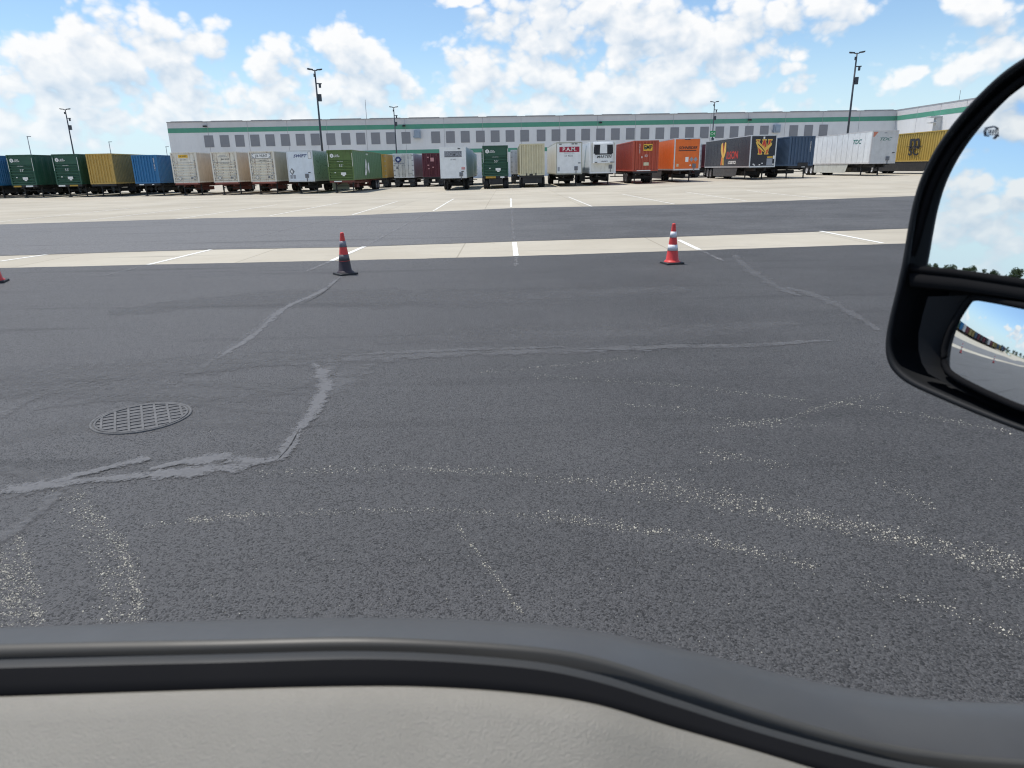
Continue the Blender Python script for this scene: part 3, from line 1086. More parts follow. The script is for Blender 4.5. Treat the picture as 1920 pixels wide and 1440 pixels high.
def decal(t, mat, x0, x1, zz0, zz1, y=-.004, name="decal", thick=.012):
    g = MB()
    g.box(x0, x1, y, y + thick, zz0, zz1)
    return g.build(name, mat, t)


def shape(t, mats, polys, y, name="emblem", rot=None, loc=(0, 0, 0), thick=.006):
    """flat shapes in an x-z plane with a little thickness; polys: (points, material index)"""
    g = MB()
    for k, (pts, mi) in enumerate(polys):
        yy = y - k * .0015
        a = [(p[0], yy - thick, p[1]) for p in pts]
        b = [(p[0], yy, p[1]) for p in pts]
        g.face(a, mi)
        for i in range(len(pts)):
            j = (i + 1) % len(pts)
            g.face([a[i], a[j], b[j], b[i]], mi)
    o = g.build(name, mats, t)
    if rot:
        o.rotation_euler = rot
    o.location = loc
    return o


def hexagon(cx, cz, r, a0=90):
    return [(cx + r * math.cos(R(a0 + 60 * k)), cz + r * math.sin(R(a0 + 60 * k))) for k in range(6)]


def gladhand(t, x, z=1.75, mat=GREY_INK, y=-.05):
    g = MB()
    g.box(x - .17, x + .17, y, y + .07, z - .18, z + .2)
    g.box(x - .06, x + .06, y - .05, y + .003, z - .08, z + .06)
    g.box(x - .035, x + .035, y + .004, y + .06, z - .5, z - .183)
    g.build("air_coupling", mat, t)


def marker_lamps(t, xs, z, y=-.02):
    for x in xs:
        g = MB()
        g.box(x - .12, x + .12, y - .012, y + .02, z - .035, z + .035)
        g.build("marker_lamp", INK, t)


def hitch_text(t, lines, z, size, mat, x=0, y=-.01, **kw):
    return text(lines, size, mat, t, (x, y, z), FRONT, **kw)


def umax(t, big=True, y=-.006, box=True):
    """white hexagon badge, two short lines of lettering, 53' and data plates on the end wall"""
    shape(t, [WHITE_INK, UMAX_D], [(hexagon(-.78, 3.52, .20), 0), ([(-.83, 3.42), (-.80, 3.42), (-.80, 3.62), (-.83, 3.62)], 1), ([(-.76, 3.42), (-.73, 3.42), (-.73, 3.62), (-.76, 3.62)], 1)], y)
    text("HUB\nGROUP", .17, WHITE_INK, t, (-.30, y, 3.50), FRONT, bold=.012, line=.75)
    text("HGIU 534107", .105, WHITE_INK, t, (.0, y - .055, 2.98), FRONT)
    text("53'", .32, WHITE_INK, t, (.08, y - .055, 2.58), FRONT, spacing=1.15)
    decal(t, WHITE_INK, .0, .50, 1.72, 1.95, y - .06, "data_plate")
    decal(t, WHITE_INK, .14, .38, 1.60, 1.71, y - .06, "data_plate")
    decal(t, WHITE_INK, -.62, -.50, 1.90, 1.98, y - .06, "data_plate")
    for s in (-1, 1):
        g = MB()
        g.box(s * 1.19 - .018, s * 1.19 + .018, -.006, .01, 2.5, 3.75)
        g.build("corner_marking", WHITE_INK, t)


CONT = dict(W=2.50, z0=1.2, z1=4.05)

# ---- near row, from the left edge of the picture to the mirror
t = trailer(-35, "container_trailer", "blue container with pale top rail, cut off at the left edge", "container", style='corr', front=BLUE, side=BLUE, frame=BLUE, **CONT)
t = trailer(40, "container_trailer", "dark green ribbed container, leftmost of the two with a hexagon badge", "container", style='ribbed', front=UMAX_D, side=UMAX_D, frame=UMAX_D, chassis=DARK, **CONT)
umax(t)
decal(t, YCH, -1.1, -.35, 1.03, 1.17, 0, "chassis_plate"); decal(t, WHITE_INK, .1, .8, 1.03, 1.17, 0, "chassis_plate")
t = trailer(125, "container_trailer", "dark green ribbed container with hexagon badge, beside the mustard yellow one", "container", style='ribbed', front=UMAX_D, side=UMAX_D, frame=UMAX_D, chassis=DARK, **CONT)
umax(t)
decal(t, WHITE_INK, -1.1, -.45, 1.03, 1.17, 0, "chassis_plate"); decal(t, YCH, .0, .8, 1.03, 1.17, 0, "chassis_plate")
t = trailer(189, "container_trailer", "mustard yellow container with upright ribs, between green and blue ones", "container", style='corr', front=YELLOW, side=OLIVE, frame=YELLOW, **CONT)  # side wall's shade is put into its olive colour
t = trailer(273, "container_trailer", "bright blue ribbed container, shorter than the yellow one beside it", "container", style='corr', front=BLUE, side=BLUE, frame=BLUE, W=2.44, z0=1.2, z1=3.86, L=12.2)
text("CMAU 448120 4", .17, WHITE_INK, t, (.92, -.02, 3.0), (R(90), R(90), 0))
decal(t, WHITE_INK, -.85, -.4, 1.05, 1.15, -.01, "chassis_plate"); decal(t, WHITE_INK, .4, .6, 1.05, 1.13, -.01, "chassis_plate")


def jb(px, label, mat, sign):
    t = trailer(px, "container_trailer", label, "container", style='ribbed', front=mat, side=JBS, frame=JBW, chassis=RUST, **CONT)
    g = MB()
    for s in (-1, 1):
        g.box(s * .98 - .03, s * .98 + .03, -.035, .0, 1.5, 3.75)
    g.build("door_bar", JBW, t)
    for z in (1.95, 2.6, 3.2):
        for s in (-1, 1):
            q = MB()
            q.box(s * 1.02 - .05, s * 1.02 + .05, -.06, -.002, z, z + .09)
            q.build("hinge", STEEL, t)
    if sign == 'yellow':
        decal(t, YEL_INK, -.5, .42, 3.55, 3.83, .03, "sign_plate")
        text("J.B. HUNT", .17, INK, t, (-.04, .026, 3.69), FRONT, bold=.02)
        text("JBHU 256044", .10, INK, t, (-.05, -.005, 3.35), FRONT)
    elif sign == 'small':
        text("J.B. HUNT\nINTERMODAL", .15, FADED_INK, t, (-.1, .05, 3.66), FRONT, line=.8)
        text("JBHU 231170", .17, INK, t, (.12, .05, 3.36), FRONT, bold=.02, width=.85)
        text("USA 482000 LBS", .12, FADED_INK, t, (.0, -.005, 2.98), FRONT)
    else:
        decal(t, INK, -.97, .93, 3.37, 3.88, .035, "sign_plate")
        decal(t, WHITE_INK, -.94, .90, 3.40, 3.85, .03, "sign_plate")
        text("J.B. HUNT", .34, INK, t, (.0, .026, 3.62), FRONT, bold=.015, width=.74, spacing=1.08)
        for s in (-1, 1):
            shape(t, [FADED_INK], [([(s * .66, 3.44), (s * .88, 3.44), (s * .88, 3.62)], 0), ([(s * .70, 3.80), (s * .88, 3.70), (s * .88, 3.82)], 0)], .028, "sign_corner")
        text("JBHU 243812", .16, INK, t, (.15, -.005, 3.20), FRONT, width=.8)
        text("53", .14, FADED_INK, t, (-.02, -.005, 2.98), FRONT)
    shape(t, [FADED_INK], [([(-.78, 1.62), (-.58, 1.40), (-.38, 1.62), (-.58, 1.84)], 0)], -.055)
    shape(t, [JBW], [([(-.72, 1.62), (-.58, 1.46), (-.44, 1.62), (-.58, 1.78)], 0)], -.063)
    decal(t, GREY_INK, .50, .66, 1.55, 1.72, -.06, "data_plate")
    decal(t, GREY_INK, .78, .95, 1.45, 1.80, -.06, "data_plate")
    decal(t, JBW, .82, .92, 1.52, 1.74, -.066, "data_plate")
    decal(t, pmat("rust_streak", (.42, .16, .12), .7, dirt=.6, dirt_col=(.15, .06, .05), scale=3), -1.1, 1.1, 1.10, 1.19, -.012, "bottom_rail")
    return t


jb(347, "dirty white ribbed container with a small yellow name plate", JBW, 'yellow')
jb(422, "dirty white ribbed container with small faded lettering, rust streaked", JBW2, 'small')
jb(492.5, "dirty white container with large framed J.B. HUNT sign and rust stains", JBW2, 'frame')

t = trailer(564, "van_trailer", "pale blue-white trailer lettered SWIFT beside the olive green container", "trailer", front=PALE, side=SAGE, frame=ALU)
text("SWIFT", .38, BLUE_INK, t, (.0, .012, 3.55), FRONT, bold=.025, shear=.35, width=1.15)
decal(t, GREY_INK, .82, 1.13, 3.28, 3.93, .012, "sign_frame"); decal(t, WHITE_INK, .85, 1.10, 3.31, 3.90, .008, "sign_plate")
shape(t, [GREY_INK, WHITE_INK], [([(-1.12, 2.12), (-.87, 1.78), (-.62, 2.12), (-.87, 2.46)], 0), ([(-1.02, 2.12), (-.87, 1.92), (-.80, 2.12), (-.87, 2.32)], 1)], .015)
decal(t, FADED_INK, -1.10, -.86, 1.45, 1.80, .012, "data_plate"); decal(t, FADED_INK, -.80, -.56, 1.45, 1.80, .012, "data_plate")
gladhand(t, .55, 1.68); marker_lamps(t, (.82,), 2.0)

t = trailer(639, "container_trailer", "olive green ribbed container with a white wing emblem on its side", "container", style='ribbed', front=UMAX_L, side=UMAX_SIDE, frame=UMAX_L, chassis=RUST,
            wheel_y=(11.9, 13.2), rim='g', **CONT)
umax(t)
decal(t, WHITE_INK, -.75, .0, 1.06, 1.16, -.005, "chassis_plate")
sk = MB(); sk.box(-1.35, .35, 1.6, 1.63, .32, 1.02); sk.build("skirt_or_shade_panel", SKIRTO, t)
# winged emblem on the right-hand side wall
shape(t, [WHITE_INK, UMAX_SIDE], [([(0, 1.0), (.35, 1.95), (.75, 2.95), (1.05, 3.45), (1.35, 3.1), (1.45, 2.3), (1.25, 1.5), (.7, .95)], 0),
                                  ([(1.9, 1.3), (1.95, 2.2), (2.35, 2.85), (2.75, 2.9), (2.95, 2.2), (3.0, 1.2), (2.6, 1.7), (2.4, 1.9)], 0),
                                  ([(.55, 2.0), (.8, 2.2), (.85, 1.6), (.6, 1.45)], 1), ([(.95, 2.4), (1.15, 2.5), (1.15, 1.9), (.95, 1.8)], 1)], 0,
      rot=(0, 0, R(90)), loc=(1.25, 5.6, .95)).scale = (.85, 1, .68)
text("HGIU 534107", .22, WHITE_INK, t, (1.26, 7.3, 3.75), RIGHT)

t = trailer(850, "van_trailer", "white trailer with a grey framed name plate, beside the empty stalls", "trailer", front=WHITE, side=PALE, frame=WHITE, wheel_y=(3.4, 4.7))
decal(t, GREY_INK, -.82, .88, 3.13, 3.68, .010, "sign_plate")
text("BROMAN", .50, FADED_INK, t, (.03, .006, 3.40), FRONT, bold=.012, width=.82)
text("53 4493", .17, GREY_INK, t, (.03, .012, 2.90), FRONT)
decal(t, PINK_INK, .80, 1.15, 1.95, 2.20, .012, "warning_plate")
gladhand(t, .75, 1.50); marker_lamps(t, (.62,), 3.90); marker_lamps(t, (.90,), 1.78)

t = trailer(929.3, "container_trailer", "dark green container with hexagon badge, alone in the middle, yellow plates below", "container", style='ribbed', front=UMAX_D, side=UMAX_D, frame=UMAX_D,
            chassis=DARK, legs=False, wheel_y=(.75, 2.0), **CONT)
umax(t)
decal(t, YCH, -1.0, .0, 1.00, 1.18, -.01, "chassis_plate"); decal(t, WHITE_INK, .45, .85, 1.02, 1.16, -.01, "chassis_plate")
g = MB(); g.box(-.7, .7, .1, .16, .45, .95); g.build("bumper", DARK, t)

t = trailer(998, "container_trailer", "cream container with upright ribs, set over dark twin wheels", "container", style='corr', front=CREAM, side=CREAM, frame=CREAM,
            chassis=DARK, legs=False, wheel_y=(.95, 2.2), z0=1.15, z1=4.10, W=2.44, pitch=.24)
g = MB()
for x in (-.55, .35):
    g.box(x - .05, x + .05, -.03, .02, 1.05, 1.35)
g.box(-.28, .05, -.02, .02, 1.12, 1.30)
g.build("twist_lock", DARK, t)
g = MB(); g.box(-.95, .95, .1, .15, .40, .98); g.build("bumper", DARK, t)

t = trailer(1067, "van_trailer", "white trailer with a dark red name plate, next to the refrigerated one", "trailer", front=WHITE, side=DIRTYWHITE, frame=pmat("frame_drab", (.42, .42, .36), .5, dirt=.4), z1=4.15)
decal(t, RED_INK, -.95, 1.0, 3.22, 3.72, .010, "sign_plate")
text("P.A.M.", .50, WHITE_INK, t, (.03, .005, 3.47), FRONT, bold=.012, width=1.05)
text("TRANSPORT, INC.", .13, FADED_INK, t, (.0, .012, 3.13), FRONT)
text("53 4026", .25, GREY_INK, t, (-.05, .012, 2.88), FRONT)
decal(t, FADED_INK, -1.12, -.92, 1.45, 1.85, .012, "data_plate")
gladhand(t, .68, 1.70); marker_lamps(t, (-.85, .35, .68), 3.97); marker_lamps(t, (1.0,), 2.2)

# refrigerated trailer: nose unit with two black grilles
t = trailer(1130, "refrigerated_trailer", "white refrigerated trailer lettered MARTEN with black grilles on its nose", "trailer", front=DIRTYWHITE, side=PALE, frame=WHITE, z1=4.10, skirt=SKIRT, skirt_y=(4, 10.5))
g = MB()
prof = [(-.98, -.0), (-.98, -.22), (-.90, -.34), (-.5, -.42), (.5, -.42), (.90, -.34), (.98, -.22), (.98, -.0)]
rows = [[(x, y, 2.10) for x, y in prof], [(x, y, 3.90) for x, y in prof], [(x * .97, y * .8, 4.04) for x, y in prof]]
g.grid(rows, smooth=False)
g.face(rows[2]); g.face(list(reversed(rows[0])))
nose = g.build("cooling_unit", WHITE, t)
for s in (-1, 1):
    g = MB()
    rr = [[], []]
    for x, y in ((s * .95, -.30), (s * .90, -.352), (s * .5, -.433), (s * .36, -.433)):
        rr[0].append((x, y, 2.98)); rr[1].append((x * (.98 if abs(x) > .6 else .92), y, 3.80))
    g.grid(rr, smooth=False)
    for k in range(9):
        z = 3.02 + k * .09
        g.box(min(s * .42, s * .80), max(s * .42, s * .80), -.441, -.43, z, z + .03)
    g.build("grille", REEFK, nose)
g = MB(); g.box(-.82, .82, -.432, -.424, 2.88, 3.0); g.build("grille_trim", REEFK, nose)
text("MARTEN", .36, INK, t, (.05, -.432, 2.68), FRONT, bold=.012, shear=.3, width=1.0)
text("USA 8612", .16, INK, t, (.08, -.432, 2.26), FRONT, bold=.012)
marker_lamps(t, (-.72, .78, .95), 2.18, -.44); gladhand(t, .75, 1.75, GREY_INK)
shape(t, [pmat("stripe_blue_grey", (.36, .46, .52), .5)], [([(0, .35), (1.2, .35), (2.9, 2.75), (2.3, 2.75)], 0)], 0, "stripe", rot=(0, 0, R(-90)), loc=(-1.272, 6.0, 1.1))

t = trailer(1210, "container_trailer", "brick red ribbed container with a yellow EMP plate", "container", style='corr', front=EMPR, side=EMPR, frame=EMPR, chassis=DARK, wheel_y=(3.9, 5.2), pitch=.34, **CONT)
decal(t, YEL_INK, -.25, .62, 3.10, 3.72, -.012, "sign_plate")
text("EMP", .56, INK, t, (.19, -.018, 3.40), FRONT, bold=.025, width=.8)
shape(t, [TEAL_INK], [([(-.08, 3.28), (.06, 3.28), (.06, 3.40), (-.08, 3.40)], 0)], -.012)
text("EMHU 640291", .15, WHITE_INK, t, (-.62, -.012, 3.3), (R(90), R(90), 0))
text("53'", .30, WHITE_INK, t, (.05, -.012, 2.62), FRONT)
decal(t, WHITE_INK, -.42, -.34, 2.42, 2.60, -.012, "data_plate")
decal(t, CREAM, -.20, .30, 1.72, 2.02, -.012, "data_plate")
decal(t, WHITE_INK, -.85, .5, 1.22, 1.30, -.006, "chassis_plate")

t = trailer(1287, "van_trailer", "orange trailer lettered SCHNEIDER, next to the brick red container", "trailer", front=ORANGE, side=ORANGE, frame=ALU, z1=4.15, skirt=SKIRT, skirt_y=(5, 11))
text("SCHNEIDER", .36, INK, t, (.05, .012, 3.22), FRONT, bold=.022, shear=.25, width=.95)
decal(t, INK, -.85, .88, 2.94, 3.01, .012, "stripe")
decal(t, WHITE_INK, -.15, .15, 1.92, 2.38, .012, "data_plate")
shape(t, [FADED_INK], [([(.25, 2.15), (.45, 1.92), (.65, 2.15), (.45, 2.38)], 0), ([(.65, 2.15), (.85, 1.92), (1.05, 2.15), (.85, 2.38)], 0)], .015)
decal(t, CREAM, -1.0, -.8, 1.5, 1.75, .012, "data_plate")
shape(t, [WHITE_INK], [([(.25, 1.55), (.45, 1.55), (.35, 1.72)], 0)], .015)
gladhand(t, .72, 1.55, GREY_INK); marker_lamps(t, (-.15, .12), 4.0)

# black trailer with the big winged letter
t = trailer(1428, "van_trailer", "black trailer with silver rails and a winged W emblem on the nose", "trailer", front=BLACKP, side=BLACKP, frame=ALU, z1=4.20, z0=1.18, skirt=SKIRT, skirt_y=(3.2, 12.5))


def winged_w(t, s, y, rot=None, loc=(0, 0, 0)):
    o = .035

    def stroke(x0, z0, x1, z1, w):
        return [(x0 - w, z0), (x0 + w, z0), (x1 + w, z1), (x1 - w, z1)]
    P = []
    for (a, b, c, d) in ((-.62, .72, -.32, -.68), (-.32, -.68, .06, .72), (.06, .72, .34, -.68), (.34, -.68, .66, .72)):
        P.append((stroke(a * s, b * s, c * s, d * s, .15 * s), 1))
    for x in (-.62, .06, .66):
        P.append(([((x - .24) * s, .66 * s), ((x + .24) * s, .66 * s), ((x + .24) * s, .80 * s), ((x - .24) * s, .80 * s)], 1))
    for x in (-.32, .34):
        P.append(([((x - .24) * s, -.74 * s), ((x + .24) * s, -.74 * s), ((x + .24) * s, -.58 * s), ((x - .24) * s, -.58 * s)], 1))
    for (a, b, c, d) in ((-.62, .70, -.32, -.66), (-.32, -.66, .06, .70), (.06, .70, .34, -.66), (.34, -.66, .66, .70)):
        P.append((stroke(a * s, b * s, c * s, d * s, .09 * s), 0))
    # wing: three feathers from the upper left, one sweep to the right
    P.append(([(-.86 * s, .52 * s), (-.70 * s, .66 * s), (-.45 * s, .50 * s), (.05 * s, .0), (.36 * s, -.46 * s), (.28 * s, -.62 * s), (-.2 * s, -.32 * s), (-.66 * s, .05 * s)], 1))
    P.append(([(.88 * s, .48 * s), (.62 * s, .28 * s), (.2 * s, .0), (.02 * s, -.34 * s), (.24 * s, -.40 * s), (.60 * s, -.1 * s), (.84 * s, .18 * s)], 1))
    for k in range(3):
        P.append(([((-.66 + .16 * k) * s, (.34 - .12 * k) * s), ((-.62 + .16 * k) * s, (.38 - .12 * k) * s), ((.02 + .1 * k) * s, (-.26 - .1 * k) * s), ((-.02 + .1 * k) * s, (-.30 - .1 * k) * s)], 2))
    return shape(t, [pmat("emblem_red", (.58, .05, .035), .5), pmat("emblem_gold", (.78, .50, .10), .5), INK], P, y, "emblem", rot, loc)


winged_w(t, .92, .012, loc=(0, 0, 3.05))
decal(t, WHITE_INK, -.06, .10, 3.82, 4.02, .010, "marker_lamp")
decal(t, FADED_INK, .42, .98, 1.35, 2.0, .010, "data_plate"); decal(t, YEL_INK, .45, .98, 2.06, 2.18, .010, "data_plate"); decal(t, WHITE_INK, 1.02, 1.2, 1.95, 2.25, .010, "data_plate")
for x, z in ((-.85, 1.48), (-.75, 1.40), (-.25, 1.42), (.0, 1.55), (1.08, 1.45)):
    decal(t, WHITE_INK, x - .07, x + .07, z - .05, z + .05, .010, "data_plate")
LX = -1.279
o = shape(t, [pmat("emblem_red", (.58, .05, .035), .5), pmat("emblem_gold", (.78, .50, .10), .5), pmat("emblem_orange", (.72, .22, .05), .5)],
          [([(-.55, 1.0), (-.25, 1.15), (-.1, .4), (.0, -.4), (.1, .4), (.25, 1.15), (.42, 1.15), (.55, 1.0), (.60, .2), (.35, -.35), (.15, -.6), (.25, -1.35), (-.05, -1.35), (-.1, -.6), (-.38, -.2), (-.62, .3)], 1),
           ([(-.08, .5), (.0, -.3), (.08, .5), (.05, 1.1), (-.05, 1.1)], 0), ([(-.38, -.35), (-.12, -.7), (-.2, -1.35), (-.5, -1.35)], 2)], 0, "emblem", (0, 0, R(-90)), (LX, 8.8, 2.72))
o.scale = (1.6, 1, .95)
text("ILSON", 1.05, pmat("emblem_red", (.58, .05, .035), .5), t, (LX, 5.6, 2.40), LEFT, bold=.012, width=1.35)
text("LOGISTICS", .42, WHITE_INK, t, (LX, 5.6, 1.68), LEFT, bold=.03, shear=.2, width=1.3)

t = trailer(1500, "container_trailer", "slate blue ribbed container behind white rimmed wheels", "container", style='corr', front=NAVY, side=NAVY, frame=NAVY, z0=1.2, z1=3.95, W=2.44, L=12.2, chassis=DARK, pitch=.30)
text("TCNU 880214", .16, WHITE_INK, t, (.80, -.02, 3.0), (R(90), R(90), 0))
decal(t, WHITE_INK, .1, .45, 1.06, 1.14, -.01, "chassis_plate")
g = MB(); g.box(-.3, .7, -.03, .04, 1.12, 1.5); g.build("gear_box", DARK, t)

t = trailer(1652, "van_trailer", "white panelled trailer lettered TDC with white skirts, near the mirror", "trailer", front=GREYW, side=WHITE, frame=pmat("frame_grey_white", (.58, .57, .57), .4, dirt=.2), z1=4.22, skirt=SKIRTW, skirt_y=(4.0, 12.8), rim='w')  # white nose in grey: its shade is put into the colour
text("TDC", .38, TEAL_INK, t, (.0, .012, 3.42), FRONT, bold=.012, shear=.35, width=1.5)
text("TDC", .58, TEAL_INK, t, (-1.279, 3.0, 3.28), LEFT, bold=.012, shear=.2, width=1.5)
decal(t, GREY_INK, -.12, .15, 3.96, 4.03, .012, "marker_lamp")
shape(t, [pmat("ink_salmon", (.55, .20, .13), .5)], [([(-1.17, 4.1), (-.72, 4.1), (-1.05, 3.66), (-1.17, 3.66)], 0)], .014)
gladhand(t, .48, 1.62); marker_lamps(t, (.98,), 2.15)
wheels(t, (), 'w')

t = trailer(1787, "container_trailer", "yellow ribbed container lettered MSC, half hidden by the mirror", "container", style='corr', front=MSCY, side=MSCY, frame=MSCY, z0=1.25, z1=4.15, W=2.5, L=16.1, chassis=DARK, pitch=.42, rim='w', skirt=DARK, skirt_y=(2.0, 13.2))  # dark skirt panel added to stand in for the shadowed chassis
LX = -1.262
text("m", 1.75, INK, t, (LX - .03, 5.15, 3.22), LEFT, bold=.03, width=1.5)
text("SC", 1.15, INK, t, (LX - .03, 5.15, 2.24), LEFT, bold=.03, width=1.45)
o = decal(t, INK, -.01, .01, 0, .08, 0, "stripe"); o.location = (0, 0, 0); bpy.data.objects.remove(o)
g = MB(); g.box(LX - .008, LX + .002, 3.7, 6.7, 2.72, 2.78); g.build("stripe", INK, t)

# ---- far row: rear doors towards us
FARG = "trailers parked in the far row"
YF = 91.7


def doors(t, W=2.5, z0=1.2, z1=4.05, mat=STEEL):
    h = W / 2
    g = MB()
    for x in (-.62, -.16, .16, .62):
        g.tube([(x, -.03, z0 + .05), (x, -.03, z1 - .08)], .022, 6)
        for z in (z0 + .4, (z0 + z1) / 2, z1 - .4):
            g.box(x - .06, x + .06, -.04, -.004, z - .04, z + .04)
    g.box(-.012, .012, -.02, .0, z0, z1)
    for s in (-1, 1):
        for k in range(5):
            z = z0 + .25 + k * (z1 - z0 - .5) / 4
            g.box(s * (h - .12) - .1, s * (h - .12) + .1, -.03, -.004, z - .05, z + .05)
    g.build("door_hardware", mat, t)
    g = MB()
    g.box(-h, h, .05, .15, .5, .62)
    g.box(-.65, -.55, .06, .14, .62, 1.1); g.box(.55, .65, .06, .14, .62, 1.1)
    g.build("bumper", DARK, t)
    for s in (-1, 1):
        decal(t, SKIRT, s * .95 - .3, s * .95 + .3, .15, .95, .3, "mud_flap")


fk = dict(Y=YF, group=FARG, legs=False, wheel_y=(1.2, 2.45))
t = trailer(706, "container_trailer", "mustard container in the far row, behind the olive green one", "container", style='corr', front=YELLOW, side=YELLOW, frame=YELLOW, **CONT, **fk); doors(t)
t = trailer(757, "van_trailer", "white trailer with round star badge and door rods, in the far row", "trailer", front=DIRTYWHITE, side=GREYW, frame=WHITE, **fk); doors(t, 2.56)
star = [(-.62 + (.26 if k % 2 == 0 else .11) * math.sin(R(36 * k)), 3.35 + (.26 if k % 2 == 0 else .11) * math.cos(R(36 * k))) for k in range(10)]
circ = [(-.62 + .36 * math.cos(R(15 * k)), 3.35 + .36 * math.sin(R(15 * k))) for k in range(24)]
shape(t, [BLUE_INK, PALE], [(circ, 0), (star, 1)], -.045)
text("CX      AIR", .20, BLUE_INK, t, (-.62, -.045, 3.36), FRONT); text("AMERICAN FREIGHT", .14, BLUE_INK, t, (-.55, -.045, 2.87), FRONT)
text("XPO 512", .14, GREY_INK, t, (.75, -.045, 3.5), FRONT); text("512-8840", .14, GREY_INK, t, (.8, -.045, 1.62), FRONT)
shape(t, [GREY_INK], [([(-.95, 2.25), (-.65, 2.25), (-.80, 2.62)], 0)], -.03)
t = trailer(811, "container_trailer", "maroon container in the far row, beside the framed white trailer", "container", style='corr', front=MAROON, side=MAROON, frame=MAROON, **CONT, **fk); doors(t, mat=MAROON)
decal(t, PINK_INK, -.2, .25, 3.05, 3.5, -.05, "sign_plate")
for x, z in ((-.5, 3.55), (-.5, 2.6), (.1, 2.35), (-.45, 2.2)):
    decal(t, PINK_INK, x - .1, x + .1, z - .07, z + .07, -.05, "data_plate")
t = trailer(866, "van_trailer", "grey trailer in the far row behind the framed white one", "trailer", front=GREYW, side=PALE, frame=ALU, **fk); doors(t, 2.56)
t = trailer(922, "container_trailer", "green container in the far row, behind the dark green one", "container", style='corr', front=UMAX_SIDE, side=UMAX_SIDE, frame=UMAX_SIDE, **CONT, **fk); doors(t)
t = trailer(977, "van_trailer", "pale grey trailer in the far row, behind the cream container", "trailer", front=GREYW, side=GREYW, frame=ALU, **fk); doors(t, 2.56)
t = trailer(1295, "van_trailer", "white trailer in the far row, behind the orange one", "trailer", front=GREYW, side=GREYW, frame=ALU, chassis=RUST, **fk); doors(t, 2.56)
t = trailer(1350, "container_trailer", "maroon container in the far row behind the black trailer", "container", style='corr', front=MAROON, side=MAROON, frame=MAROON, **CONT, **fk); doors(t)

# ---- the near row goes on past the left edge; it shows in the round mirror
cols = [(GREYW, 'van', 'grey'), (MAROON, 'corr', 'maroon'), (OLIVE, 'corr', 'olive'), (MAROON, 'ribbed', 'maroon'), (BLACKP, 'van', 'black'), (NAVY, 'ribbed', 'slate blue'), (OLIVE, 'van', 'olive')]
x = on_y(-35, 318, 71.3).x - 3.75
for k in range(18):
    mt, st, cn = cols[(k * 3 + k // 7) % 7]
    kw = dict(CONT) if st != 'van' else {}
    trailer(0, "container_trailer" if st != 'van' else "van_trailer", "one of the trailers beyond the left edge, seen only in the round mirror", "trailer", X=x, front=mt, style=st, group="trailers seen only in the round mirror", **kw)
    x -= 3.75

# ------------------------------------------------------------------ warehouse
WALL = pmat("precast_wall", (.72, .725, .74), .75, dirt=.25, dirt_col=(.45, .44, .45), scale=.12, streak=.15, streak_col=(.42, .42, .44), var=.03)
WALL2 = pmat("precast_wall_upper", (.60, .59, .60), .75, dirt=.25, dirt_col=(.4, .39, .4), scale=.12, var=.03)
GREEN = pmat("green_band", (.085, .30, .21), .6, dirt=.2, dirt_col=(.10, .27, .20), scale=.2)
LOUV = pmat("dark_panel", (.235, .24, .265), .5, dirt=.2, dirt_col=(.2, .2, .22), scale=.3)
JOINT = pmat("wall_joint", (.34, .34, .36), .8)
HOOD = pmat("vent_hood_metal", (.30, .36, .44), .4, metal=.3)
COPING = pmat("roof_coping", (.30, .30, .32), .5)
DL, DR = 172.0, 180.0


def wall_y(px):
    return DL + (DR - DL) * (px - 312) / (1675 - 312)


def on_wall(px, py):
    """point of the long wall under a pixel (the wall runs from the left corner to the inner corner)"""
    A, B = on_y(312, 290, DL), on_y(1675, 290, DR)
    n = Vector((B.y - A.y, -(B.x - A.x), 0))
    d = ray(px, py)
    t = n.dot(Vector((A.x, A.y, CAM_H)) - Vector((0, 0, CAM_H))) / n.dot(d)
    return Vector((0, 0, CAM_H)) + d * t


A, B = on_wall(317, 260), on_wall(1675, 260)
AX = (Vector((B.x, B.y, 0)) - Vector((A.x, A.y, 0)))
LW = AX.length
AX.normalize()
ang = math.atan2(AX.y, AX.x)
zr = .5 * (on_wall(330, 228).z + on_wall(1500, 212).z)
zb1 = .5 * (on_wall(330, 238.7).z + on_wall(1480, 223).z)
zb0 = .5 * (on_wall(330, 247.5).z + on_wall(1480, 231.5).z)
zw1 = .5 * (on_wall(390, 252.3).z + on_wall(1480, 236.5).z)
zw0 = .5 * (on_wall(390, 274.5).z + on_wall(1480, 258).z)
zc1, zc0 = on_wall(760, 281).z, on_wall(760, 288.5).z
ware = empty("warehouse", (A.x, A.y, 0), ang)
tag(ware, "long pale grey warehouse with green bands and a row of dark panels", "warehouse")
LWING = 120.0
# local frame: x along the wall, -y towards the yard
g = MB()
g.face([(0, 0, -1.0), (LW, 0, -1.0), (LW, 0, zb0), (0, 0, zb0)], 0)
g.face([(0, 0, zb0), (LW, 0, zb0), (LW, 0, zr), (0, 0, zr)], 1)
g.face([(0, 0, -1), (0, 0, zr), (0, 90, zr), (0, 90, -1)], 0)
g.build("wall", [WALL, WALL2], ware)
g = MB()
wa = -math.pi / 2 - ang                      # the wing comes straight forward
wd = Vector((math.cos(wa), math.sin(wa), 0))
W0 = Vector((LW + .02, -.02, 0))
W1 = W0 + wd * LWING
g.face([(W0.x, W0.y, -1), (W0.x, W0.y, zb0), (W1.x, W1.y, zb0), (W1.x, W1.y, -1)], 0)
g.face([(W0.x, W0.y, zb0), (W0.x, W0.y, zr), (W1.x, W1.y, zr), (W1.x, W1.y, zb0)], 1)
g.face([(W1.x, W1.y, -1), (W1.x, W1.y, zr), (W1.x + 90, W1.y + 14, zr), (W1.x + 90, W1.y + 14, -1)], 0)
g.build("wing_wall", [WALL, WALL2], ware)
g = MB()
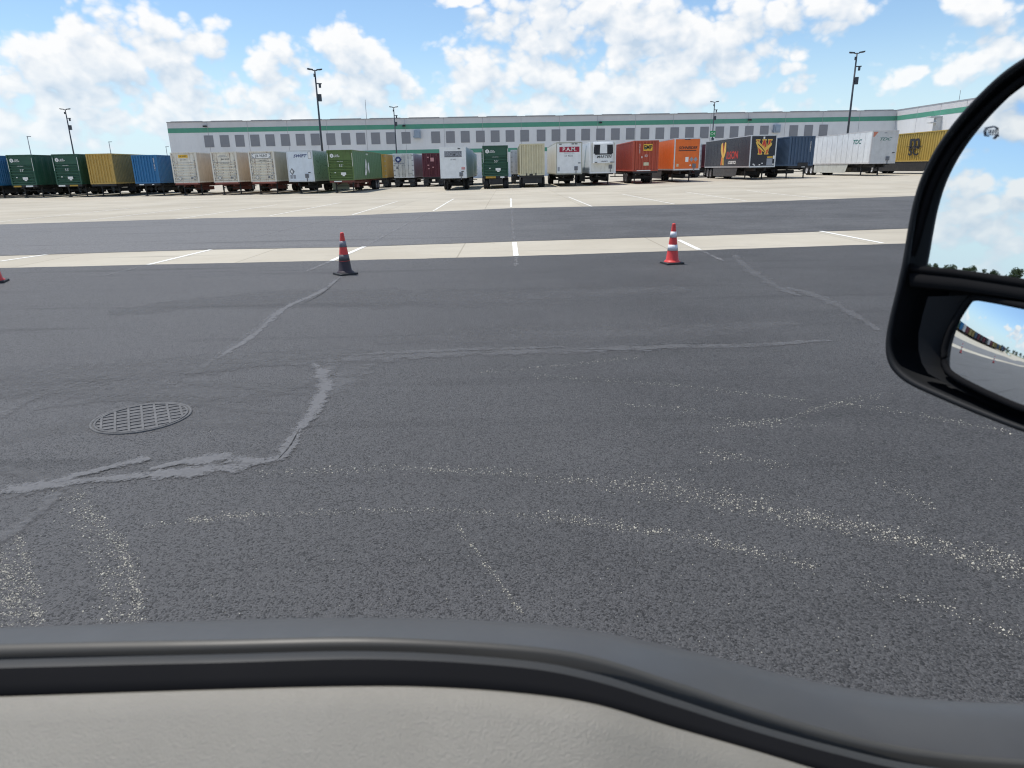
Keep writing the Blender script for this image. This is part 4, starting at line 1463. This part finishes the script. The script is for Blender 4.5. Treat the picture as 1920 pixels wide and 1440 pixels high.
g.face([(0.1, .1, zr - .6), (LW, .1, zr - .6), (LW, 90, zr - .6), (.1, 90, zr - .6)])
g.face([(LW + .05, 90, zr - .58), (LW + .05, 0, zr - .58), (W1.x, W1.y, zr - .58), (W1.x + 90, W1.y + 14, zr - .58), (LW + 90, 90, zr - .58)])
g.build("roof", COPING, ware)
g = MB()
g.box(-.05, LW, -.12, .2, zr, zr + .16)
npan = int(LW / 9.0)
for k in range(npan):
    xx = (k + .5) * LW / npan
    g.box(xx - 3.6, xx + 3.6, -.125, .1, zr + .162, zr + .26)
for k in range(4):
    a, b = W0 + wd * (LWING * k / 4), W0 + wd * (LWING * (k + 1) / 4)
    nrm = Vector((wd.y, -wd.x, 0))
    g.grid([[a - nrm * -.06 + Vector((0, 0, zr)), b - nrm * -.06 + Vector((0, 0, zr))], [a + nrm * .06 + Vector((0, 0, zr + .2)), b + nrm * .06 + Vector((0, 0, zr + .2))]], smooth=False)
g.build("parapet", COPING, ware)
g = MB()
g.box(0, LW - .05, -.03, 0, zb0, zb1)
g.build("green_band", GREEN, ware)
nw = Vector((wd.y, -wd.x, 0)) * 1.0
if nw.x > 0:
    nw = -nw
g = MB()
a, b = W0 + nw * .03, W1 + nw * .03
g.face([(a.x, a.y, zb0), (b.x, b.y, zb0), (b.x, b.y, zb1), (a.x, a.y, zb1)])
g.build("green_band", GREEN, ware)
g = MB()
x0 = (on_wall(560, 285) - A).dot(AX)
g.box(x0, LW - 2, -.03, 0, zc0, zc1)
g.build("green_band", GREEN, ware)
g = MB()
for k in range(1, npan):
    xx = k * LW / npan
    g.box(xx - .03, xx + .03, -.035, -.001, -1, zr)
for k in range(1, 14):
    q = W0 + wd * (9 * k) + nw * .035
    r_ = W0 + wd * (9 * k + .08) + nw * .035
    g.face([(q.x, q.y, -1), (r_.x, r_.y, -1), (r_.x, r_.y, zr), (q.x, q.y, zr)])
g.build("panel_joints", JOINT, ware)
lefts = [383, 412.5, 441, 469.7, 498, 526.6, 555, 583, 612, 640, 668, 696, 724, 753, 808.6, 836.2, 864, 892.3, 920, 947.9, 975.3, 1006, 1033.8, 1061.7, 1089.3, 1117.2, 1145, 1172.8,
         1200.2, 1228, 1255.6, 1283.5, 1311.2, 1339.6, 1366.7, 1394.8, 1422.9, 1477.7, 1505.5, 1533]
g = MB()
g.box(-1.05, 1.05, -.06, 0, 0, zw1 - zw0)
for k in range(9):
    z = (k + .5) * (zw1 - zw0) / 9
    g.box(-1.02, 1.02, -.075, -.06, z - .02, z + .02)
PANEL_ME = g.mesh("wall_panel", LOUV)
for px in lefts:
    xx = (on_wall(px + 8.6, 262) - A).dot(AX)
    put("wall_panel", PANEL_ME, ware, (xx, 0, zw0))
for px, py, w, h in ((783, 252, .75, .9), (1455, 241.5, .75, .9)):
    q = on_wall(px, py)
    xx = (q - A).dot(AX)
    g = MB()
    g.box(xx - w, xx + w, -.9, 0, q.z - h, q.z + h)
    g.box(xx - w * .6, xx + w * .6, -1.1, -.9, q.z - h * .7, q.z + h * .7)
    g.box(xx - w * 1.3, xx - w, -.6, 0, q.z - h * .8, q.z - h * .4)
    g.build("vent_hood", HOOD, ware)
for px, py in ((386, 237), (758, 236), (1125, 230), (1404, 225)):
    q = on_wall(px, py)
    xx = (q - A).dot(AX)
    g = MB()
    g.box(xx - .25, xx + .25, -.9, -.03, q.z - .12, q.z + .18)
    g.box(xx - .35, xx + .35, -1.1, -.9, q.z - .2, q.z + .12)
    g.build("wall_lamp", INK, ware)
for px, py, hh in ((684, 224, 4.6), (1772, 191, 4.2)):
    q = on_wall(px, py) if px < 1600 else None
    if q is None:
        continue
    xx = (q - A).dot(AX)
    g = MB()
    g.tube([(xx, 3, zr - .6), (xx, 3, zr + hh)], .05, 6)
    g.build("aerial", GREY_INK, ware)
# downspout box with hood on the wing wall
def on_wing(px, py):
    """point of the wing wall under a pixel, in the warehouse frame"""
    Mi = ware.matrix_basis.inverted()
    o_ = Mi @ Vector((0, 0, CAM_H)); d_ = Mi.to_3x3() @ ray(px, py)
    t_ = (W0 - o_).dot(nw) / d_.dot(nw)
    return o_ + d_ * t_
q = on_wing(1762, 235)
s_ = (q - W0).dot(wd)
M = Matrix.Translation(W0 + wd * s_) @ Matrix.Rotation(math.atan2(wd.y, wd.x), 4, 'Z')
zt = on_wing(1762, 221).z
g = MB()
g.box(-.5, .5, -1.2, -.02, 0, zt, m=M)
g.box(-1.1, .6, -2.6, -.02, zt + .02, zt + .35, m=M)
g.box(-1.0, .5, -2.4, -1.2, zt - 1.1, zt - .85, m=M)
g.build("downspout", GREYW, ware)
q = on_wing(1772, 190); s_ = (q - W0).dot(wd); q = W0 + wd * s_ - nw * 3
g = MB(); g.tube([(q.x, q.y, zr - .6), (q.x, q.y, zr + 2.6)], .05, 6); g.build("aerial", GREY_INK, ware)

# ------------------------------------------------------------------ yard lights
POLE = pmat("pole_dark", (.045, .055, .07), .5)
POLE_FAR = pmat("pole_grey", (.20, .23, .26), .5)


def light_pole(px, top, Y, label, sign=False, arm=.72, rz=0.0, r=.17):
    P = on_y(px, top, Y)
    z0 = gz(P.x, P.y)
    Hh = P.z - z0
    t = empty("light_pole", (P.x, P.y, z0), rz)
    tag(t, label, "light pole", "tall yard light poles")
    g = MB(); g.tube([(0, 0, 0), (0, 0, Hh * .5), (0, 0, Hh - .1)], [r, r * .8, r * .55], 12); g.build("pole", POLE, t)
    for s in (-1, 1):
        m = Matrix.Translation((s * .25, 0, Hh)) @ Matrix.Rotation(-s * R(8), 4, 'Y')
        q = MB()
        a, b = (0, arm) if s > 0 else (-arm, 0)
        q.box(a, b, -.22, .22, -.06, .08, m=m)
        a, b = (.3, arm - .1) if s > 0 else (-arm + .1, -.3)
        q.box(a, b, -.17, .17, -.09, -.062, m=m)
        q.build("lamp_head", POLE, t)
    g = MB(); g.box(-.3, .3, -.05, .05, Hh - .12, Hh - .01); g.build("bracket", POLE, t)
    g = MB()
    g.box(.1, .75, -.05, .05, Hh - 1.75, Hh - 1.62); g.box(.35, .62, -.14, .14, Hh - 2.2, Hh - 1.76)
    g.build("camera_bracket", POLE, t)
    g = MB(); g.box(.12, .55, -.2, .2, Hh - 3.9, Hh - 3.0); g.build("equipment_box", POLE, t)
    g = MB(); g.box(-.25, .0, -.25, -.12, Hh - .9, Hh - .5); g.build("sensor", POLE, t)
    if sign:
        g = MB()
        zs = on_y(px, 251, Y).z - z0
        g.box(-.62, .62, -.32, -.24, zs - .65, zs + .65)
        o = g.build("sign", pmat("sign_green", (.03, .28, .10), .5), t)
        text("C4", .8, WHITE_INK, o, (0, -.325, zs), FRONT)
        g = MB(); g.tube([(0, 0, 0), (0, 0, zs - .9)], r * 2.0, 12); g.build("pole_sleeve", POLE, t)
    return t


light_pole(590, 131, 101, "tall dark light pole rising behind the SWIFT trailer", rz=R(25))
light_pole(1607, 99, 101, "tall dark light pole rising behind the white TDC trailer", rz=R(-20))
light_pole(738, 201, 163, "dark light pole in front of the warehouse, above the star badge trailer", rz=R(15))
light_pole(1340, 191, 168, "light pole with a green sign, above the black trailer", sign=True, rz=R(-15))
light_pole(122, 205, 150, "light pole standing behind the dark green container beside the yellow one", rz=R(12))


def small_pole(px, top, Y, label):
    P = on_y(px, top, Y)
    z0 = -.5
    Hh = P.z - z0
    t = empty("light_pole", (P.x, P.y, z0))
    tag(t, label, "light pole", "small distant light poles")
    g = MB(); g.tube([(0, 0, 0), (0, 0, Hh)], [.19, .13], 8); g.build("pole", POLE_FAR, t)
    g = MB(); g.box(-.1, 1.2, -.2, .2, Hh - .1, Hh + .1); g.build("lamp_head", POLE_FAR, t)


small_pole(51, 256, 255, "thin grey single lamp pole, leftmost, behind the dark green containers")
small_pole(204, 266, 290, "thin grey single lamp pole behind the mustard yellow container")
small_pole(311, 275, 320, "thin grey single lamp pole at the left corner of the warehouse")

# ------------------------------------------------------------------ trees behind the truck (reflected in the tall mirror)
LEAF = pmat("tree_leaves", (.045, .075, .022), .7, dirt=.5, dirt_col=(.09, .12, .035), scale=1.5, var=.3)
BARK = pmat("tree_bark", (.10, .08, .06), .9)


def tree(x, y, h, label, seed):
    rnd = random.Random(seed)
    t = empty("tree", (x, y, -.9))
    tag(t, label, "tree", "trees beyond the yard, seen in the mirrors")
    g = MB()
    g.tube([(0, 0, 0), (.1, .05, h * .3), (-.1, .1, h * .6)], [h * .035, h * .026, h * .012], 8)
    for k in range(6):
        a = rnd.random() * 6.28
        g.tube([(0, 0, h * (.25 + .04 * k)), (h * .2 * math.cos(a), h * .2 * math.sin(a), h * (.5 + .05 * k))], [h * .012, h * .005], 6)
    g.build("trunk", BARK, t)
    c = MB()
    clumps = [(rnd.gauss(0, h * .17), rnd.gauss(0, h * .17), h * rnd.uniform(.38, .92), h * rnd.uniform(.09, .17)) for _ in range(16)]
    for (cx, cy, cz, r) in clumps:
        for _ in range(90):
            v = Vector((rnd.gauss(0, 1), rnd.gauss(0, 1), rnd.gauss(0, 1))).normalized() * r * rnd.random() ** .35
            p = Vector((cx, cy, cz)) + v
            n = Vector((rnd.gauss(0, 1), rnd.gauss(0, 1), rnd.gauss(0, 1))).normalized()
            u = n.orthogonal().normalized() * h * .03
            w = n.cross(u)
            c.face([p - u - w * .6, p + u - w * .5, p + u * .8 + w * .6, p - u * .9 + w * .5])
    c.build("crown", LEAF, t)


rnd = random.Random(5)
for k in range(24):
    # azimuth measured from +Y: the mirrors look back along the left side of the truck
    az = R(-57 - 1.35 * k + rnd.uniform(-.4, .4))
    d = rnd.uniform(290, 380)
    tree(d * math.sin(az), d * math.cos(az), rnd.uniform(7, 10.5), "leafy tree far beyond the yard, seen only in the mirrors", 40 + k)

# ------------------------------------------------------------------ the truck we look out of: door top and mirror
BEIGE = pmat("door_trim_beige", (.225, .209, .175), .36, spec=.6, bump=.5, bump_scale=620, scale=3, dirt=.15, dirt_col=(.33, .31, .27))
BELT = pmat("belt_plastic", (.060, .061, .062), .45, scale=2, dirt=.35, dirt_col=(.10, .105, .11))
SEALM = pmat("seal_rubber", (.010, .010, .011), .85, spec=.04)
LIP = pmat("seal_lip", (.032, .032, .031), .6, spec=.35)
HOUSE = pmat("mirror_plastic", (.009, .010, .012), .6, spec=.22)
LIP_PALE = pmat("seal_lip_pale", (.055, .053, .048), .5, spec=.4)  # paler than the inner seal lip
truck = empty("truck", (0, .45, 0))
tag(truck, "truck we look out of: door top with beige trim and a black towing mirror", "truck")
TO = Vector((0, .45, 0))


def spline(pts, n=14):
    out = []
    P = [Vector(p) for p in pts]
    for i in range(len(P) - 1):
        p0, p1, p2, p3 = P[max(i - 1, 0)], P[i], P[i + 1], P[min(i + 2, len(P) - 1)]
        for k in range(n):
            f = k / n
            out.append(.5 * ((2 * p1) + (p2 - p0) * f + (2 * p0 - 5 * p1 + 4 * p2 - p3) * f * f + (3 * p1 - p0 - 3 * p2 + p3) * f ** 3))
    out.append(P[-1])
    return out


def belt(pts, Y, dz=0.0, dy=0.0):
    return [on_y(p.x, p.y, Y) - TO + Vector((0, dy, dz)) for p in spline(pts)]


C0 = [(-4500, 1282), (-1600, 1220), (-700, 1200), (0, 1180), (400, 1166), (700, 1161), (960, 1168), (1120, 1186), (1300, 1222), (1500, 1272), (1700, 1307), (1920, 1319), (2300, 1322), (2900, 1325), (4400, 1295), (6500, 1253)]
C1 = [(-4500, 1307), (-1600, 1245), (-700, 1228), (0, 1207), (400, 1199), (700, 1194), (960, 1211), (1110, 1232), (1260, 1277), (1410, 1327), (1560, 1370), (1710, 1402), (1920, 1425), (2300, 1440), (2900, 1448), (4400, 1418), (6500, 1376)]
C2 = [(-4500, 1330), (-1600, 1268), (-700, 1250), (0, 1229), (400, 1219), (700, 1213), (960, 1221), (1110, 1243), (1260, 1290), (1410, 1341), (1560, 1385), (1710, 1417), (1920, 1436), (2300, 1450), (2900, 1458), (4400, 1428), (6500, 1386)]
C3 = [(-4500, 1338), (-1600, 1276), (-700, 1259), (0, 1239), (400, 1229), (700, 1224), (960, 1239), (1110, 1264), (1260, 1311), (1410, 1360), (1560, 1401), (1710, 1435), (1920, 1458), (2300, 1475), (2900, 1485), (4400, 1455), (6500, 1413)]
C4 = [(-4500, 1354), (-1600, 1292), (-700, 1275), (0, 1253), (400, 1243), (700, 1236), (960, 1250), (1110, 1276), (1260, 1322), (1410, 1370), (1560, 1412), (1710, 1446), (1920, 1470), (2300, 1488), (2900, 1498), (4400, 1468), (6500, 1426)]
C5 = [(-4500, 1400), (-1600, 1338), (-700, 1322), (0, 1300), (400, 1287), (650, 1281), (800, 1282), (960, 1292), (1110, 1313), (1260, 1357), (1410, 1400), (1535, 1438), (1710, 1490), (1920, 1530), (2300, 1560), (2900, 1570), (4400, 1540), (6500, 1498)]


def loft(name, rows, mat, smooth=True, parent=None):
    g = MB()
    g.grid(rows, smooth=smooth)
    return g.build(name, mat, parent or truck)


Y0, Y1, Y2, Y3, Y4, Y5 = .565, .500, .488, .462, .448, .430
c0, c1 = belt(C0, Y0), belt(C1, Y1)
mid = [a.lerp(b, .5) + Vector((0, 0, .006)) for a, b in zip(c0, c1)]
# pad the rows to equal length (same number of control points)
q0 = [a.lerp(b, .08) + Vector((0, 0, .003)) for a, b in zip(c0, c1)]
drop = [p + Vector((0, .004, -.03)) for p in c0]
loft("belt_moulding", [drop, c0, q0, mid, c1], BELT)
skin_t = [p + Vector((0, .012, -.028)) for p in c0]
skin_m = [p + Vector((0, .06, -.25)) for p in c0]
skin_b = [Vector((p.x, .23, .62)) for p in c0]
loft("door_skin", [[p + Vector((0, -.02, -.004)) for p in skin_t], skin_t, skin_m, skin_b], pmat("truck_paint", (.62, .63, .64), .3, coat=.5))
c2 = belt(C2, Y2)
ridge = [a.lerp(b, .5) + Vector((0, 0, .004)) for a, b in zip(c1, c2)]
loft("window_seal", [c1, ridge, c2, [p + Vector((0, -.001, -.05)) for p in c2]], LIP_PALE)
c3, c4 = belt(C3, Y3), belt(C4, Y4)
ridge = [a.lerp(b, .45) + Vector((0, 0, .004)) for a, b in zip(c3, c4)]
loft("window_seal", [[p + Vector((0, .002, -.05)) for p in c3], c3, ridge, c4], LIP)
slot = MB()
slot.grid([[p + Vector((0, 0, -.045)) for p in c2], [p + Vector((0, 0, -.045)) for p in c3]])
slot.build("window_slot", SEALM, truck)
c5 = belt(C5, Y5)
m45 = None
# C5 has its own control points: resample by index over x
def resample(row, xs_):
    out, j = [], 0
    for x in xs_:
        while j < len(row) - 2 and row[j + 1].x < x:
            j += 1
        a, b = row[j], row[j + 1]
        f = (x - a.x) / (b.x - a.x) if abs(b.x - a.x) > 1e-9 else 0
        out.append(a.lerp(b, f))
    return out


xs_ = [p.x for p in c4]
c5 = resample(c5, xs_)
loft("window_seal", [c4, [a.lerp(b, .5) + Vector((0, -.003, 0)) for a, b in zip(c4, c5)], c5, [p + Vector((0, 0, -.02)) for p in c5]], SEALM)
pa = [p + Vector((0, .002, -.004)) for p in c5]
pb = [p + Vector((0, -.006, .0005)) for p in c5]
pc = [p + Vector((0, -.022, -.007)) for p in c5]
pd = [p + Vector((0, -.060, -.028)) for p in c5]
pe = [p + Vector((0, -.130, -.085)) for p in c5]
pf = [p + Vector((0, -.180, -.30)) for p in c5]
loft("door_trim", [pa, pb, pc, pd, pe, pf], BEIGE)

# mirror: the plane is fixed by where the horizon shows in the flat glass
m_ = ray(1725, 511).cross(ray(1920, 541)).normalized()
if m_.z < 0:
    m_ = -m_
NM = (Vector((0, 0, 1)) - m_).normalized()
if NM.dot(ray(1800, 450)) > 0:
    NM = -NM
P0 = Vector((0, 0, CAM_H)) + ray(1800, 450) * 1.0


def on_mirror(px, py, back=0.0, n=None, p0=None):
    n = n or NM
    p0 = (p0 or P0) - n * back
    d = ray(px, py)
    c = Vector((0, 0, CAM_H))
    return c + d * ((p0 - c).dot(n) / d.dot(n))


OUT = [(2330, 40), (2180, 46), (2050, 60), (1985, 78), (1930, 103), (1880, 136), (1830, 183), (1790, 228), (1755, 277), (1728, 330), (1712, 380), (1702, 430), (1692, 490), (1680, 545), (1668, 595), (1661, 635), (1662, 668), (1674, 695), (1702, 719),
       (1750, 742), (1830, 776), (1930, 814), (2050, 850), (2180, 870), (2330, 880)]
UP = [(2250, 85), (2050, 100), (1980, 118), (1925, 145), (1880, 178), (1840, 215), (1800, 258), (1768, 305), (1745, 352), (1728, 405), (1714, 455), (1703, 488), (1704, 498), (1716, 504), (1800, 513), (1920, 531), (2050, 553), (2250, 585)]
LO = [(1822, 556), (1870, 564), (1920, 574), (2000, 590), (2050, 604), (2075, 700), (2050, 800), (1920, 768), (1850, 737), (1800, 712), (1778, 697), (1771, 680), (1771, 655), (1780, 625), (1800, 588)]
mirror = empty("side_mirror", P0 - TO)
mirror.parent = truck


def ml(p):
    return p - P0


g = MB()
o_pts = [Vector((p.x, p.y)) for p in spline([(a, b, 0) for a, b in OUT], 5)]
c_px = Vector((2010, 480))


def outline(sc, back):
    return [ml(on_mirror(*(c_px + (p - c_px) * sc), back)) for p in o_pts]


lip = outline(.955, .017)
front = outline(1.0, .003)
cen = sum(front, Vector()) / len(front)
rows = [[p - NM * .075 for p in lip], lip, outline(.966, .005), outline(.985, .0), front]
for back, sc in ((.014, 1.0), (.05, .99), (.10, .95), (.15, .80), (.18, .5)):
    rows.append([cen + (p - cen) * sc - NM * back for p in front])
g.grid(rows, closed=True)
g.face(rows[-1])
g.face(rows[0])
housing = g.build("mirror_housing", HOUSE, mirror)
glassm = bpy.data.materials.new("mirror_silver")
glassm.use_nodes = True
gb = glassm.node_tree.nodes['Principled BSDF']
gb.inputs['Base Color'].default_value = (.82, .86, .88, 1)
gb.inputs['Metallic'].default_value = 1.0
gb.inputs['Roughness'].default_value = .012
g = MB()
u_pts = spline([(a, b, 0) for a, b in UP], 5)
g.face([ml(on_mirror(p.x, p.y, .020)) for p in u_pts])
glass = g.build("mirror_glass", glassm, mirror)
# thin black rim round the flat glass
rimc = [ml(on_mirror(p.x, p.y, .018)) for p in u_pts]
g = MB(); g.tube(rimc + [rimc[0]], .0045, 8); g.build("glass_rim", SEALM, mirror)
# small heater symbol etched on the flat glass
ETCH = pmat("etched_mark", (.22, .26, .32), .6)


def etch(pts, wpx):
    g = MB()
    P = [ml(on_mirror(x, y, .0185)) for x, y in pts]
    g.tube(P, wpx * .00035, 6)
    return g


g = MB()
for pts in ([(1846, 254), (1845, 246), (1848, 240), (1862, 237), (1868, 240), (1869, 256)], [(1846, 254), (1851, 255)], [(1868, 252), (1865, 257), (1862, 260)]):
    P = [ml(on_mirror(x, y, .0187)) for x, y in pts]
    g.tube(P, .0008, 6)
for x in (1853, 1858, 1863):
    g.tube([ml(on_mirror(xx, yy, .0187)) for xx, yy in ((x, 253), (x - 1, 249), (x + 1, 246), (x, 243))], .0006, 6)
g.build("heater_symbol", ETCH, mirror)
# bar between the two glasses
g = MB()
top = [(1704, 506), (1800, 516), (1920, 534), (2050, 556), (2250, 588)]
bot = [(1706, 540), (1800, 548), (1920, 566), (2050, 590), (2250, 625)]
ra = [ml(on_mirror(x, y, .022)) for x, y in top]
rb = [ml(on_mirror(x, y + 10, .012)) for x, y in top]
rc = [ml(on_mirror(x, y - 4, .010)) for x, y in bot]
rd = [ml(on_mirror(x, y, .06)) for x, y in bot]
g.grid([ra, rb, rc, rd]); g.build("divider_bar", SEALM, mirror)
# convex glass: a patch of a sphere with its own tilt, in the recess below
NC = Vector((-.9803, -.1204, .1564)).normalized()
PC = on_mirror(1850, 640, .010)
lo = []
for (xa, ya), (xb, yb) in zip(LO, LO[1:] + LO[:1]):
    for k in range(5):
        lo.append(Vector((xa + (xb - xa) * k / 5, ya + (yb - ya) * k / 5)))
for _ in range(2):                          # ease the corners
    lo = [lo[i] * .5 + (lo[i - 1] + lo[(i + 1) % len(lo)]) * .25 for i in range(len(lo))]
RAD = .42
SC = PC - NC * RAD
EYE = Vector((0, 0, CAM_H))


def on_sphere(px, py):
    d = ray(px, py)
    oc = EYE - SC
    bq = oc.dot(d)
    return EYE + d * (-bq - math.sqrt(max(0, bq * bq - oc.length_squared + RAD * RAD)))


cc = sum(lo, Vector((0, 0))) / len(lo)
g = MB()
rings = []
for k in range(0, 15):
    f = max(k / 14, .002)
    rings.append([ml(on_sphere(*(cc + (p - cc) * f))) for p in lo])
g.grid(rings, closed=True)
convex = g.build("convex_mirror", glassm, mirror)
g = MB()
edge = rings[-1]
outer = [cen_ + (p - cen_) * 1.02 for cen_ in [sum(edge, Vector()) / len(edge)] for p in edge]
g.tube(edge + [edge[0]], .004, 8); g.build("glass_rim", SEALM, mirror)
# recess wall left of the convex glass
g = MB()
wl = [(1740, 556), (1730, 590), (1722, 625), (1722, 655), (1728, 680), (1740, 700), (1785, 725), (1850, 756), (1960, 795)]
wr = [(1814, 554), (1789, 590), (1770, 628), (1763, 658), (1764, 685), (1772, 702), (1797, 719), (1850, 744), (1960, 790)]
g.grid([[ml(on_mirror(x, y, .012)) for x, y in wl], [ml(on_mirror(x, y, .034)) for x, y in wr]])
g.build("recess_wall", HOUSE, mirror)
# arms to the door
for py in (300, 640):
    a = on_mirror(2200, py, .06)
    b = Vector((a.x + .12, .62, a.z - .03))
    g = MB(); g.tube([ml(a), ml(a.lerp(b, .5) + Vector((.02, 0, .01))), ml(b)], .022, 10); g.build("mirror_arm", HOUSE, mirror)
